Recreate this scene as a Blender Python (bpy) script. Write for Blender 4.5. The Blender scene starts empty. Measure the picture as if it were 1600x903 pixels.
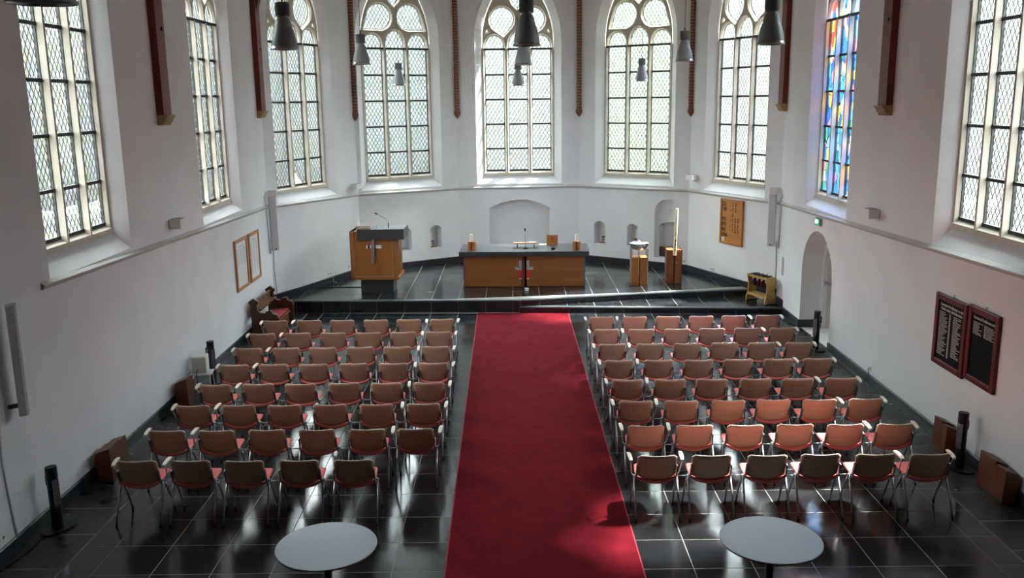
import bpy, math, random
from mathutils import Vector, Matrix
from mathutils.geometry import tessellate_polygon
random.seed(7)
R = math.radians
SC = bpy.context.scene
COL = SC.collection

# ------------------------------------------------------------------ camera
YAW, PITCH, ROLL, FPX, CAMH = -0.0040, 0.2073, -0.0135, 1404.7, 4.5736
_cy, _sy, _cp, _sp = math.cos(YAW), math.sin(YAW), math.cos(PITCH), math.sin(PITCH)
FW = Vector((_sy*_cp, _cy*_cp, -_sp)); _r = Vector((_cy, -_sy, 0)); _u = _r.cross(FW)
RT = _r*math.cos(ROLL) + _u*math.sin(ROLL); UP = _u*math.cos(ROLL) - _r*math.sin(ROLL)
CAM = Vector((0, 0, CAMH))
cd = bpy.data.cameras.new('camera'); cam = bpy.data.objects.new('camera', cd); COL.objects.link(cam)
cd.sensor_width = 36.0; cd.lens = 36.0*FPX/1600.0; cd.clip_start = .05; cd.clip_end = 200
m = Matrix((RT, UP, -FW)).transposed().to_4x4(); m.translation = CAM
cam.matrix_world = m
SC.camera = cam

# ------------------------------------------------------------------ world, sun, exposure
SC.view_settings.view_transform = 'Standard'; SC.view_settings.look = 'None'
SC.view_settings.gamma = 1; SC.view_settings.use_curve_mapping = False
SC.view_settings.exposure = 0.52
w = bpy.data.worlds.new('world'); SC.world = w; w.use_nodes = True
nt = w.node_tree; nt.nodes.clear()
def _n(t, **k):
    n = nt.nodes.new(t)
    for a, b in k.items(): setattr(n, a, b)
    return n
tc = _n('ShaderNodeTexCoord'); sep = _n('ShaderNodeSeparateXYZ'); ramp = _n('ShaderNodeValToRGB')
bg = _n('ShaderNodeBackground'); out = _n('ShaderNodeOutputWorld'); mp = _n('ShaderNodeMapRange')
mp.inputs[1].default_value = -1; mp.inputs[2].default_value = 1
nt.links.new(tc.outputs['Generated'], sep.inputs[0]); nt.links.new(sep.outputs[2], mp.inputs[0])
nt.links.new(mp.outputs[0], ramp.inputs[0]); nt.links.new(ramp.outputs[0], bg.inputs[0]); nt.links.new(bg.outputs[0], out.inputs[0])
# even overcast sky, a little brighter towards the zenith
er = ramp.color_ramp.elements
er[0].position = 0.0; er[0].color = (.10, .11, .09, 1)
er[1].position = 1.0; er[1].color = (.85, .93, 1, 1)
for pos, c in ((.49, (.12, .13, .11, 1)), (.50, (.66, .72, .78, 1))):
    e = er.new(pos); e.color = c
bg.inputs[1].default_value = 25.0
SC.cycles.max_bounces = 14; SC.cycles.diffuse_bounces = 8; SC.cycles.transparent_max_bounces = 12
sd = bpy.data.lights.new('sun_offscreen', 'SUN'); sun = bpy.data.objects.new('sun_offscreen', sd); COL.objects.link(sun)
sd.energy = 44.0; sd.angle = R(4.5); sd.color = (1, .98, .95)
sun.rotation_euler = Vector((.68, .30, 1)).to_track_quat('Z', 'Y').to_euler()
sun.location = (20, 10, 25)

# ------------------------------------------------------------------ pixel helpers (1600 x 903)
def ray(px, py): return FW + RT*((px-800)/FPX) + UP*((451.5-py)/FPX)
def atZ(px, py, z): v = ray(px, py); return CAM + v*((z-CAMH)/v.z)
def atY(px, py, y): v = ray(px, py); return CAM + v*(y/v.y)
def atX(px, py, x): v = ray(px, py); return CAM + v*(x/v.x)

# ------------------------------------------------------------------ materials
def lin(c): return tuple((x/12.92 if x <= .04045 else ((x+.055)/1.055)**2.4) for x in [v/255 for v in c])
MATS = {}
def mat(name, rgb, rough=.6, metal=0, noise=0, scale=8, bump=0, stretch=(1, 1, 1), spec=.5, rgb2=None, emit=0, coat=0, rvar=0, detail=4):
    if name in MATS: return MATS[name]
    m = bpy.data.materials.new(name); m.use_nodes = True; t = m.node_tree; b = t.nodes['Principled BSDF']
    c = lin(rgb)
    b.inputs['Base Color'].default_value = (*c, 1); b.inputs['Roughness'].default_value = rough
    b.inputs['Metallic'].default_value = metal; b.inputs['Specular IOR Level'].default_value = spec
    if coat: b.inputs['Coat Weight'].default_value = coat
    if emit:
        b.inputs['Emission Color'].default_value = (*c, 1); b.inputs['Emission Strength'].default_value = emit
    if noise or bump or rvar:
        tc = t.nodes.new('ShaderNodeTexCoord'); mpn = t.nodes.new('ShaderNodeMapping'); nz = t.nodes.new('ShaderNodeTexNoise')
        oi = t.nodes.new('ShaderNodeObjectInfo'); va = t.nodes.new('ShaderNodeVectorMath'); va.operation = 'ADD'
        sc_ = t.nodes.new('ShaderNodeMath'); sc_.operation = 'MULTIPLY'; sc_.inputs[1].default_value = 37.0
        t.links.new(oi.outputs['Random'], sc_.inputs[0])
        mpn.inputs['Scale'].default_value = stretch
        nz.inputs['Scale'].default_value = scale; nz.inputs['Detail'].default_value = detail
        t.links.new(tc.outputs['Object'], mpn.inputs[0]); t.links.new(mpn.outputs[0], va.inputs[0]); t.links.new(sc_.outputs[0], va.inputs[1])
        t.links.new(va.outputs[0], nz.inputs['Vector'])
        if noise:
            rp = t.nodes.new('ShaderNodeValToRGB'); rp.color_ramp.elements[0].position = .3; rp.color_ramp.elements[1].position = .7
            c2 = lin(rgb2) if rgb2 else tuple(v*(1-noise) for v in c)
            rp.color_ramp.elements[0].color = (*c2, 1); rp.color_ramp.elements[1].color = (*(c if rgb2 else tuple(min(1, v*(1+noise*.5)) for v in c)), 1)
            t.links.new(nz.outputs[0], rp.inputs[0]); t.links.new(rp.outputs[0], b.inputs['Base Color'])
        if rvar:
            mr = t.nodes.new('ShaderNodeMapRange'); mr.inputs[3].default_value = max(.02, rough-rvar); mr.inputs[4].default_value = rough+rvar
            mr.inputs[1].default_value = .3; mr.inputs[2].default_value = .7
            t.links.new(nz.outputs[0], mr.inputs[0]); t.links.new(mr.outputs[0], b.inputs['Roughness'])
        if bump:
            bp = t.nodes.new('ShaderNodeBump'); bp.inputs['Strength'].default_value = bump; bp.inputs['Distance'].default_value = .02
            t.links.new(nz.outputs[0], bp.inputs['Height']); t.links.new(bp.outputs[0], b.inputs['Normal'])
    MATS[name] = m; return m
PLASTER = mat('plaster', (232, 233, 235), .9, noise=.05, scale=1.3, bump=.06, spec=.2)
STONE = mat('tracery_stone', (206, 198, 184), .85, noise=.10, scale=5, bump=.1, spec=.2)
STRING = mat('string_stone', (196, 194, 192), .85, noise=.06, scale=4, spec=.2)
SLATE = mat('slate_tile', (31, 33, 36), .17, noise=.35, scale=2.2, rvar=.05, bump=.012, spec=.5)
SLATE2 = mat('old_slate', (40, 41, 42), .34, noise=.5, scale=3.5, rvar=.12, bump=.12, detail=8)
GROUT = mat('grout', (150, 148, 143), .9, noise=.25, scale=6)
BASEB = mat('baseboard_slate', (38, 43, 50), .32, noise=.25, scale=3)
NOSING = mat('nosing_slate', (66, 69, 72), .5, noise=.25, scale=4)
CARPET = mat('carpet_red', (100, 18, 29), .97, noise=.22, scale=5, bump=.25, spec=.05, detail=9)
CARPETE = mat('carpet_edge', (150, 40, 55), .9)
BACKWOOD = mat('chair_back_ply', (190, 154, 132), .38, noise=.10, scale=14, stretch=(.15, 1, 1.5), spec=.4)
EDGEPLY = mat('ply_edge', (205, 190, 172), .5)
PINK = mat('pink_fabric', (214, 118, 114), .85, noise=.08, scale=30, spec=.2)
ALU = mat('aluminium', (165, 167, 170), .32, metal=.85)
ALUD = mat('clamp_aluminium', (105, 105, 108), .4, metal=.7)
RUBBER = mat('black_rubber', (22, 22, 23), .7)
ARM = mat('armrest_pale', (222, 214, 200), .45)
BLACK = mat('black_plastic', (20, 20, 22), .4)
BLACKM = mat('black_metal', (26, 27, 29), .35, metal=.3)
OAK = mat('oak_veneer', (158, 98, 44), .42, noise=.16, scale=5, stretch=(1, 1, .12))
OAKH = mat('oak_veneer_level', (142, 84, 36), .42, noise=.16, scale=5, stretch=(.12, 1, 1))
OAKD = mat('oak_dark', (92, 52, 26), .5, noise=.2, scale=6, stretch=(1, 1, .2))
CHERRY = mat('brown_box_wood', (104, 56, 34), .4, noise=.15, scale=5, stretch=(1, 1, .15))
PEW = mat('pew_wood', (112, 72, 40), .45, noise=.2, scale=5, stretch=(.3, .3, 1))
PINE = mat('pine', (196, 154, 92), .5, noise=.14, scale=6, stretch=(.2, 1, 1))
SLAB = mat('charcoal_stone', (58, 60, 63), .3, noise=.15, scale=5)
REDPAINT = mat('oxblood_beam', (112, 40, 30), .55, noise=.25, scale=4, stretch=(1, 1, .2))
REDBOARD = mat('oxblood_frame', (98, 30, 36), .35, noise=.12, scale=6)
BOARDBK = mat('board_black', (14, 14, 15), .7, spec=.15)
CHALK = mat('sign_white', (215, 212, 205), .7)
CORBEL = mat('corbel_stone', (168, 146, 104), .85, noise=.2, scale=10, bump=.2)
BRICK = mat('rib_brick', (128, 84, 62), .9, noise=.35, scale=9, bump=.2)
MORTAR = mat('rib_mortar', (176, 166, 150), .95)
LAMPG = mat('lamp_grey', (160, 166, 170), .42, metal=.1)
LAMPD = mat('lamp_driver_grey', (140, 144, 146), .5, metal=.1)
LAMPI = mat('lamp_reflector', (215, 218, 220), .2, metal=.8)
WHITEP = mat('white_plastic', (232, 232, 230), .45)
GREYSP = mat('speaker_grey', (214, 215, 218), .6, noise=.06, scale=90)
LIGHTOAK = mat('frame_oak', (190, 132, 82), .45, noise=.12, scale=6)
PAPER = mat('paper', (226, 228, 226), .6)
INK = mat('ink_grey', (150, 152, 154), .8)
STEEL = mat('brushed_steel', (176, 178, 180), .36, metal=1)
WAX = mat('wax', (240, 235, 220), .45)
WAXY = mat('wax_cream', (214, 202, 164), .45)
REDACC = mat('red_acrylic', (206, 30, 58), .3)
SILVERACC = mat('silver_inlay', (170, 170, 172), .35, metal=.4)
BRASS = mat('aged_brass', (110, 84, 44), .4, metal=.7)
BOOKBR = mat('book_brown', (74, 44, 34), .6, noise=.2, scale=20)
BOOKGD = mat('book_gold', (120, 92, 52), .5)
BURG = mat('burgundy_velvet', (66, 12, 18), .9, noise=.2, scale=20)
CUSH = mat('red_cushion', (156, 40, 44), .9, noise=.12, scale=20)
EXITG = mat('exit_green', (30, 150, 110), .5, emit=.6)
EXITW = mat('exit_white', (235, 255, 245), .5, emit=1.6)
TABLEW = mat('table_laminate', (152, 162, 172), .4)
LEAD = mat('lead_came', (48, 48, 48), .7)
IRON = mat('iron_bar', (30, 29, 30), .6)
DOORP = mat('door_paint', (214, 208, 196), .5)
HEATPANEL = mat('heater_grille', (150, 140, 150), .25, metal=.7)  # bare metal of the heating panel, no emission
CEIL = mat('ceiling_boards', (150, 138, 124), .8, noise=.15, scale=3)
CABLE = mat('cable_white', (206, 205, 203), .6)
CABLEB = mat('cable_black', (18, 18, 18), .6)
HYMNOAK = mat('hymn_board_oak', (186, 124, 58), .45, noise=.12, scale=6, stretch=(.15, 1, 1))
HYMNDK = mat('hymn_digit', (52, 32, 18), .7)
CHAIRLK = mat('link_rod', (150, 152, 155), .3, metal=.9)

def glass_mat(name, tint, amount):
    m = bpy.data.materials.new(name); m.use_nodes = True; t = m.node_tree; t.nodes.clear()
    N = t.nodes.new; L = t.links.new
    o = N('ShaderNodeOutputMaterial'); mix = N('ShaderNodeMixShader'); tr = N('ShaderNodeBsdfTransparent'); tl = N('ShaderNodeBsdfTranslucent')
    tc = N('ShaderNodeTexCoord'); s = N('ShaderNodeSeparateXYZ'); L(tc.outputs['Object'], s.inputs[0])
    def M(op, a, b):
        n = N('ShaderNodeMath'); n.operation = op
        for i, v in enumerate((a, b)):
            if v is None: continue
            if isinstance(v, (int, float)): n.inputs[i].default_value = v
            else: L(v, n.inputs[i])
        return n.outputs[0]
    a = M('DIVIDE', s.outputs[0], DW); b = M('DIVIDE', s.outputs[2], DH)
    p = M('FLOOR', M('ADD', a, b), None); q = M('FLOOR', M('SUBTRACT', a, b), None)
    cx = N('ShaderNodeCombineXYZ'); L(p, cx.inputs[0]); L(q, cx.inputs[1])
    oi = N('ShaderNodeObjectInfo'); L(oi.outputs['Random'], cx.inputs[2])
    wn = N('ShaderNodeTexWhiteNoise'); wn.noise_dimensions = '3D'; L(cx.outputs[0], wn.inputs['Vector'])
    rp = N('ShaderNodeValToRGB'); rp.color_ramp.interpolation = 'CONSTANT'
    base = Vector(tint)
    cols = [(0, (1, 1, 1)), (.42, (.93, .97, .93)), (.60, (.95, .95, .86)), (.74, (.90, .96, .97)), (.84, (.88, .93, .78)), (.91, (.96, .88, .74)), (.96, (.80, .88, .72))]
    rp.color_ramp.elements[0].color = (*base, 1); rp.color_ramp.elements[1].position = cols[1][0]
    for i, (ps, c) in enumerate(cols):
        c = Vector(c); c = Vector((1, 1, 1)).lerp(c, amount)
        c = Vector((c[0]*base[0], c[1]*base[1], c[2]*base[2]))
        e = rp.color_ramp.elements[i] if i < 2 else rp.color_ramp.elements.new(ps)
        e.position = ps; e.color = (*c, 1)
    L(wn.outputs['Value'], rp.inputs[0]); L(rp.outputs[0], tr.inputs[0]); L(rp.outputs[0], tl.inputs[0])
    mix.inputs[0].default_value = .07
    L(tr.outputs[0], mix.inputs[1]); L(tl.outputs[0], mix.inputs[2]); L(mix.outputs[0], o.inputs[0])
    return m
DW, DH = .101, .161
GLASS = {'plain': glass_mat('leaded_glass', (.95, .98, .97), .8), 'green': glass_mat('leaded_glass_green', (.86, .95, .84), 1.2),
         'warm': glass_mat('leaded_glass_warm', (.97, .96, .94), 1.2)}
def stained():
    m = bpy.data.materials.new('stained_glass'); m.use_nodes = True; t = m.node_tree; t.nodes.clear()
    N = t.nodes.new; L = t.links.new
    o = N('ShaderNodeOutputMaterial'); mix = N('ShaderNodeMixShader'); tr = N('ShaderNodeBsdfTransparent'); tl = N('ShaderNodeBsdfTranslucent')
    tc = N('ShaderNodeTexCoord'); mpn = N('ShaderNodeMapping'); mpn.inputs['Scale'].default_value = (1, 0, .5)
    oi = N('ShaderNodeObjectInfo'); va = N('ShaderNodeVectorMath'); va.operation = 'ADD'
    mu = N('ShaderNodeMath'); mu.operation = 'MULTIPLY'; mu.inputs[1].default_value = 61; L(oi.outputs['Random'], mu.inputs[0])
    L(tc.outputs['Object'], mpn.inputs[0]); L(mpn.outputs[0], va.inputs[0]); L(mu.outputs[0], va.inputs[1])
    v1 = N('ShaderNodeTexVoronoi'); v1.inputs['Scale'].default_value = 9; L(va.outputs[0], v1.inputs['Vector'])
    v2 = N('ShaderNodeTexVoronoi'); v2.feature = 'DISTANCE_TO_EDGE'; v2.inputs['Scale'].default_value = 9; L(va.outputs[0], v2.inputs['Vector'])
    sp = N('ShaderNodeSeparateColor'); L(v1.outputs['Color'], sp.inputs[0])
    rp = N('ShaderNodeValToRGB'); rp.color_ramp.interpolation = 'CONSTANT'; E = rp.color_ramp.elements
    cols = [(0, (.08, .28, .80)), (.2, (.14, .48, .90)), (.4, (.05, .16, .62)), (.5, (.35, .68, .92)), (.6, (.80, .12, .08)), (.67, (.95, .62, .12)),
            (.74, (.55, .28, .75)), (.80, (.10, .45, .22)), (.86, (.95, .85, .40)), (.92, (.85, .82, .85)), (.96, (.85, .3, .4))]
    E[1].position = .2
    for i, (ps, c) in enumerate(cols):
        e = E[i] if i < 2 else E.new(ps)
        e.position = ps; e.color = (*c, 1)
    L(sp.outputs[0], rp.inputs[0])
    lt = N('ShaderNodeMath'); lt.operation = 'GREATER_THAN'; lt.inputs[1].default_value = .035; L(v2.outputs['Distance'], lt.inputs[0])
    mc = N('ShaderNodeMix'); mc.data_type = 'RGBA'; mc.inputs[6].default_value = (.01, .01, .012, 1); L(lt.outputs[0], mc.inputs[0]); L(rp.outputs[0], mc.inputs[7])
    L(mc.outputs[2], tr.inputs[0]); L(mc.outputs[2], tl.inputs[0]); mix.inputs[0].default_value = .10
    L(tr.outputs[0], mix.inputs[1]); L(tl.outputs[0], mix.inputs[2]); L(mix.outputs[0], o.inputs[0])
    return m
GLASS['stained'] = stained()

# ------------------------------------------------------------------ builders
class MB:
    def __init__(s): s.v = []; s.f = []
    def add(s, vs, fs):
        o = len(s.v); s.v += [tuple(v) for v in vs]; s.f += [tuple(i+o for i in f) for f in fs]; return s
    def box(s, x0, x1, y0, y1, z0, z1, M=None):
        vs = [Vector((x, y, z)) for z in (z0, z1) for y in (y0, y1) for x in (x0, x1)]
        if M: vs = [M @ v for v in vs]
        return s.add(vs, [(0, 2, 3, 1), (4, 5, 7, 6), (0, 1, 5, 4), (2, 6, 7, 3), (0, 4, 6, 2), (1, 3, 7, 5)])
    def tube(s, pts, r, n=8, caps=True):
        pts = [Vector(p) for p in pts]; rings = []; k = len(pts)
        rs = r if isinstance(r, (list, tuple)) else [r]*k
        up = None
        for i, p in enumerate(pts):
            d = (pts[min(i+1, k-1)] - pts[max(i-1, 0)]).normalized()
            if up is None:
                up = Vector((0, 0, 1)) if abs(d.z) < .9 else Vector((1, 0, 0))
            a = d.cross(up).normalized(); b = a.cross(d).normalized(); up = b
            rings.append([p + (a*math.cos(2*math.pi*j/n) + b*math.sin(2*math.pi*j/n))*rs[i] for j in range(n)])
        vs = [v for rg in rings for v in rg]; fs = []
        for i in range(k-1):
            for j in range(n):
                j2 = (j+1) % n; fs.append((i*n+j, i*n+j2, (i+1)*n+j2, (i+1)*n+j))
        if caps: fs += [tuple(range(n)), tuple(range((k-1)*n, k*n))[::-1]]
        return s.add(vs, fs)
    def lathe(s, prof, n=20, c=(0, 0, 0), arc=(0, 2*math.pi)):
        full = abs(arc[1]-arc[0]-2*math.pi) < 1e-6; k = n if full else n+1
        vs = [(c[0]+r*math.cos(arc[0]+(arc[1]-arc[0])*j/n), c[1]+r*math.sin(arc[0]+(arc[1]-arc[0])*j/n), c[2]+z) for r, z in prof for j in range(k)]
        fs = []
        for i in range(len(prof)-1):
            for j in range(n):
                j2 = (j+1) % k if full else j+1
                fs.append((i*k+j, i*k+j2, (i+1)*k+j2, (i+1)*k+j))
        return s.add(vs, fs)
    def prism(s, poly, d0, d1, fn):
        n = len(poly); vs = [fn(a, b, d0) for a, b in poly] + [fn(a, b, d1) for a, b in poly]
        fs = [tuple(range(n))[::-1], tuple(range(n, 2*n))] + [(i, (i+1) % n, n+(i+1) % n, n+i) for i in range(n)]
        return s.add(vs, fs)
    def mesh(s, name, mt, smooth=False):
        me = bpy.data.meshes.new(name); me.from_pydata(s.v, [], s.f); me.materials.append(mt)
        import bmesh
        b = bmesh.new(); b.from_mesh(me); bmesh.ops.recalc_face_normals(b, faces=b.faces); b.to_mesh(me); b.free()
        if smooth:
            for p in me.polygons: p.use_smooth = True
        return me
    def build(s, name, mt, parent=None, smooth=False, bevel=0, loc=None, auto=False):
        return put(name, s.mesh(name, mt, smooth or auto), parent, loc, bevel, auto)
def put(name, me, parent=None, loc=None, bevel=0, auto=False, rot=None):
    o = bpy.data.objects.new(name, me); COL.objects.link(o); o.parent = parent
    if loc is not None: o.location = loc
    if rot is not None: o.rotation_euler = rot
    if bevel:
        md = o.modifiers.new('bevel', 'BEVEL'); md.width = bevel; md.segments = 2; md.limit_method = 'ANGLE'
    if auto:
        md = o.modifiers.new('es', 'EDGE_SPLIT'); md.split_angle = R(35)
    return o
def tag(o, label=None, cat=None, group=None, kind=None):
    if label: o['label'] = label
    if cat: o['category'] = cat
    if group: o['group'] = group
    if kind: o['kind'] = kind
    return o
def thing(name, label, cat, loc=(0, 0, 0), rz=0, group=None, kind=None):
    o = bpy.data.objects.new(name, None); COL.objects.link(o); o.empty_display_size = .1
    o.location = loc; o.rotation_euler = (0, 0, rz)
    return tag(o, label, cat, group, kind)
def copy_tree(o, parent=None):
    c = o.copy(); COL.objects.link(c); c.parent = parent
    for ch in list(o.children): copy_tree(ch, c)
    return c
def text(name, body, size, mt, parent, loc, rot=(R(90), 0, 0), align='LEFT', ext=.001, xs=1.0, bold=0.0):
    cu = bpy.data.curves.new('tmp', 'FONT'); cu.body = body; cu.size = size; cu.extrude = ext; cu.align_x = align; cu.resolution_u = 2; cu.offset = bold
    o = bpy.data.objects.new('tmp', cu); COL.objects.link(o)
    dg = bpy.context.evaluated_depsgraph_get(); dg.update()
    me = bpy.data.meshes.new_from_object(o.evaluated_get(dg)); me.name = name
    bpy.data.objects.remove(o); bpy.data.curves.remove(cu)
    me.materials.clear(); me.materials.append(mt)
    q = put(name, me, parent, loc, rot=rot); q.scale = (xs, 1, 1); return q

# ------------------------------------------------------------------ plan of the room
NL, AB, BC, CD, DE, NR = (-5.34, 19.42), (-3.93, 22.65), (-1.48, 24.1), (1.74, 24.16), (4.35, 22.36), (5.72, 19.3)
FAC = {'L': ((-5.28, 8), NL), 'A': (NL, AB), 'B': (AB, BC), 'C': (BC, CD), 'D': (CD, DE), 'E': (DE, NR), 'R': (NR, (5.70, 9))}
class Facet:
    def __init__(s, a, b):
        s.A = Vector((*a, 0)); d = Vector((*b, 0)) - s.A; s.len = d.length; s.d = d.normalized(); s.n = Vector((-s.d.y, s.d.x, 0)); s.rz = math.atan2(s.d.y, s.d.x)
    def p(s, t, z, dep=0): q = s.A + s.d*t + s.n*dep; return Vector((q.x, q.y, z))
    def sz(s, px, py, dep=0):
        v = ray(px, py); o = s.A + s.n*dep; k = (o - CAM).dot(s.n)/v.dot(s.n); q = CAM + v*k
        return (q - s.A).dot(s.d), q.z
F = {k: Facet(*v) for k, v in FAC.items()}
ZT = 9.0            # top of the walls
LEND, REND = -9.2, F['R'].len + 10.2     # the nave walls run on behind the camera
def chaikin(n): return n
# ---- window outlines in window coordinates: u across, z above the glass foot
SPR = 3.155; ARCZ = 3.37; ACX = -1.10
def arch_loop(hw, zb, spr, n=14):
    Rr = hw - ACX; pts = [(-hw, zb), (hw, zb)]
    a1 = math.acos(-ACX/Rr)
    right = [(ACX + Rr*math.cos(a1*i/n), spr + Rr*math.sin(a1*i/n)) for i in range(n+1)]
    left = [(-u, z) for u, z in right[::-1]][1:]
    return pts + right + left
def seg_arch(x0, x1, z0, zs, zt, n=10):
    c = (x0+x1)/2; h = (x1-x0)/2
    rise = zt-zs; Rr = (h*h+rise*rise)/(2*rise) if rise > 0 else 1e6
    if rise >= h*.98: pts = [(c+h*math.cos(math.pi*i/n), zs+rise*math.sin(math.pi*i/n)) for i in range(n+1)]
    else:
        a = math.asin(min(1, h/Rr)); pts = [(c+Rr*math.sin(a-2*a*i/n), zs-(Rr-rise)+Rr*math.cos(a-2*a*i/n)) for i in range(n+1)]
    return [(x0, z0), (x1, z0)] + pts
WIN = [  # facet, centre along the wall, glass foot height, wall-face foot, tracery kind, glass, portal
    ('L', 3.15, 3.00, 2.64, 1, 'warm'), ('L', 8.40, 2.84, 2.54, 1, 'warm'),
    ('A', 1.47, 2.715, 2.39, 1, 'warm'), ('B', 1.24, 2.715, 2.37, 2, 'plain'), ('C', 1.62, 2.715, 2.375, 1, 'plain'),
    ('D', 1.61, 2.715, 2.39, 2, 'green'), ('E', 1.70, 2.715, 2.38, 1, 'plain'),
    ('R', 2.74, 2.78, 2.48, 1, 'stained'), ('R', 8.25, 2.94, 2.56, 1, 'plain')]
NICHE = {'B': [(1.10, 1.42, .74, 1.22, 1.34, .32), (1.965, 2.295, .74, 1.27, 1.34, .32)],
         'C': [(.80, 2.43, .28, 1.715, 1.955, .28)],
         'D': [(.455, .81, .78, 1.29, 1.385, .32), (1.455, 1.76, .79, 1.30, 1.37, .32), (2.23, 2.915, .56, 1.72, 2.065, .16)],
         'R': [(.30, .47, .80, 1.12, 1.22, .15), (1.66, 3.38, 0, 1.25, 2.08, .40)]}
WNAME = {'L': 'wall_left', 'A': 'wall_apse_left', 'B': 'wall_apse_back_left', 'C': 'wall_apse_back', 'D': 'wall_apse_back_right', 'E': 'wall_apse_right', 'R': 'wall_right'}
WLAB = {'L': 'white plastered nave wall with two framed name lists', 'A': 'white plastered apse wall behind the wooden pew end', 'B': 'white plastered apse wall behind the lectern',
        'C': 'white plastered apse wall with a wide blind arch behind the altar', 'D': 'white plastered apse wall with candle niches and a book niche',
        'E': 'white plastered apse wall with the hymn board', 'R': 'white plastered nave wall with the arched doorway'}
def flat_fill(mb, loops, fn):
    pts = [p for lp in loops for p in lp]
    tris = tessellate_polygon([[Vector((a, b, 0)) for a, b in lp] for lp in loops])
    mb.add([fn(a, b) for a, b in pts], tris)
def loft(mb, l0, l1):
    n = len(l0); mb.add(list(l0)+list(l1), [(i, (i+1) % n, n+(i+1) % n, n+i) for i in range(n)])
for k, f in F.items():
    s0, s1 = (LEND, f.len) if k == 'L' else ((0, REND) if k == 'R' else (0, f.len))
    mb = MB(); holes = []
    for (wf, sc, z0, zs, tk, g) in WIN:
        if wf != k: continue
        o = [(sc+u, z0+z) for u, z in arch_loop(1.13, zs-z0, ARCZ)]
        i = [(sc+u, z0+z) for u, z in arch_loop(.90, -.09, ARCZ)]
        holes.append(o)
        loft(mb, [f.p(a, b, 0) for a, b in o], [f.p(a, b, .205) for a, b in i])
        loft(mb, [f.p(a, b, .205) for a, b in i], [f.p(a, b, .256) for a, b in i])
    for (a, b, zb, zs_, zt, dep) in NICHE.get(k, []):
        lp = seg_arch(a, b, zb, zs_, zt); holes.append(lp)
        loft(mb, [f.p(x, z, 0) for x, z in lp], [f.p(x, z, dep) for x, z in lp])
        if dep == .16:     # book niche: a deeper shelf recess under a segmental arch, in a shallow round-headed panel
            l2 = seg_arch(2.30, 2.86, .56, 1.36, 1.47)
            flat_fill(mb, [lp, l2], lambda x, z: f.p(x, z, .16))
            loft(mb, [f.p(x, z, .16) for x, z in l2], [f.p(x, z, .42) for x, z in l2]); flat_fill(mb, [l2], lambda x, z: f.p(x, z, .42))
        elif dep == .40:
            l2 = seg_arch(a+.12, b-.12, 0, 1.25, 1.96)
            flat_fill(mb, [lp, l2], lambda x, z: f.p(x, z, .40)); loft(mb, [f.p(x, z, .40) for x, z in l2], [f.p(x, z, .60) for x, z in l2])
        else: flat_fill(mb, [lp], lambda x, z: f.p(x, z, dep))
    flat_fill(mb, [[(s0, 0), (s1, 0), (s1, ZT), (s0, ZT)]] + holes, lambda x, z: f.p(x, z, 0))
    tag(mb.build(WNAME[k], PLASTER), WLAB[k], 'wall', kind='structure')
# back wall, ceiling
LB = F['L'].p(LEND, 0); RB = F['R'].p(REND, 0)
mb = MB(); mb.add([(LB.x, LB.y, 0), (RB.x, RB.y, 0), (RB.x, RB.y, ZT), (LB.x, LB.y, ZT)], [(0, 1, 2, 3)])
tag(mb.build('wall_back', mat('gallery_panelling', (112, 88, 66), .7, noise=.15, scale=2)), 'plain brown panelled end wall of the nave opposite the altar', 'wall', kind='structure')
plan = [(LB.x, LB.y), NL, AB, BC, CD, DE, NR, (RB.x, RB.y)]
mb = MB(); flat_fill(mb, [plan], lambda x, y: (x, y, ZT))
tag(mb.build('ceiling', CEIL), 'brown boarded ceiling above the nave', 'ceiling', kind='structure')

# ------------------------------------------------------------------ string course and baseboards
def strip(fk, s0, s1, zfun, prof, name, mt, label, cat='trim', ends=True):
    f = F[fk]; n = 2; mb = MB(); rows = []
    for i in range(n+1):
        s = s0+(s1-s0)*i/n; z = zfun(s); rows.append([f.p(s, z+dz, -dp) for dp, dz in prof])
    m_ = len(prof)
    mb.add([v for r_ in rows for v in r_], [(i*m_+j, i*m_+(j+1) % m_, (i+1)*m_+(j+1) % m_, (i+1)*m_+j) for i in range(n) for j in range(m_)]
           + [tuple(range(m_)), tuple(range(n*m_, n*m_+m_))])
    return tag(mb.build(name, mt), label, cat, kind='structure')
SP = [(-.02, -.05), (.02, -.05), (.045, -.015), (.045, .0), (.0, .035), (-.02, .035)]
def lp(a, b, c, d): return lambda s: b+(d-b)*(s-a)/(c-a)
strip('L', 1.80, F['L'].len, lp(1.8, 2.62, 11.4, 2.395), SP, 'trim_1', STRING, 'pale string course along the wall with the framed lists')
strip('A', 0, F['A'].len, lp(0, 2.385, 3.5, 2.30), SP, 'trim_2', STRING, 'pale string course on the apse wall by the lectern column speaker')
strip('B', 0, F['B'].len, lp(0, 2.30, 2.8, 2.285), SP, 'trim_3', STRING, 'pale string course on the apse wall above the lectern')
strip('C', 0, F['C'].len, lp(0, 2.287, 3.2, 2.30), SP, 'trim_4', STRING, 'pale string course above the blind arch')
strip('D', 0, F['D'].len, lp(0, 2.30, 3.1, 2.32), SP, 'trim_5', STRING, 'pale string course above the candle niches and font')
strip('E', 0, F['E'].len, lp(0, 2.32, 3.35, 2.335), SP, 'trim_6', STRING, 'pale string course above the hymn board')
strip('R', 0, REND-2, lp(0, 2.335, 9.1, 2.575), SP, 'trim_7', STRING, 'pale string course above the arched doorway')
BP = [(-.02, 0), (.022, 0), (.022, .145), (.012, .16), (-.02, .16)]
zc = lambda z: (lambda s: z)
strip('L', LEND, F['L'].len-.02, zc(0), BP, 'baseboard_left', BASEB, 'dark slate skirting along the wall with the framed lists', 'skirting')
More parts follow.
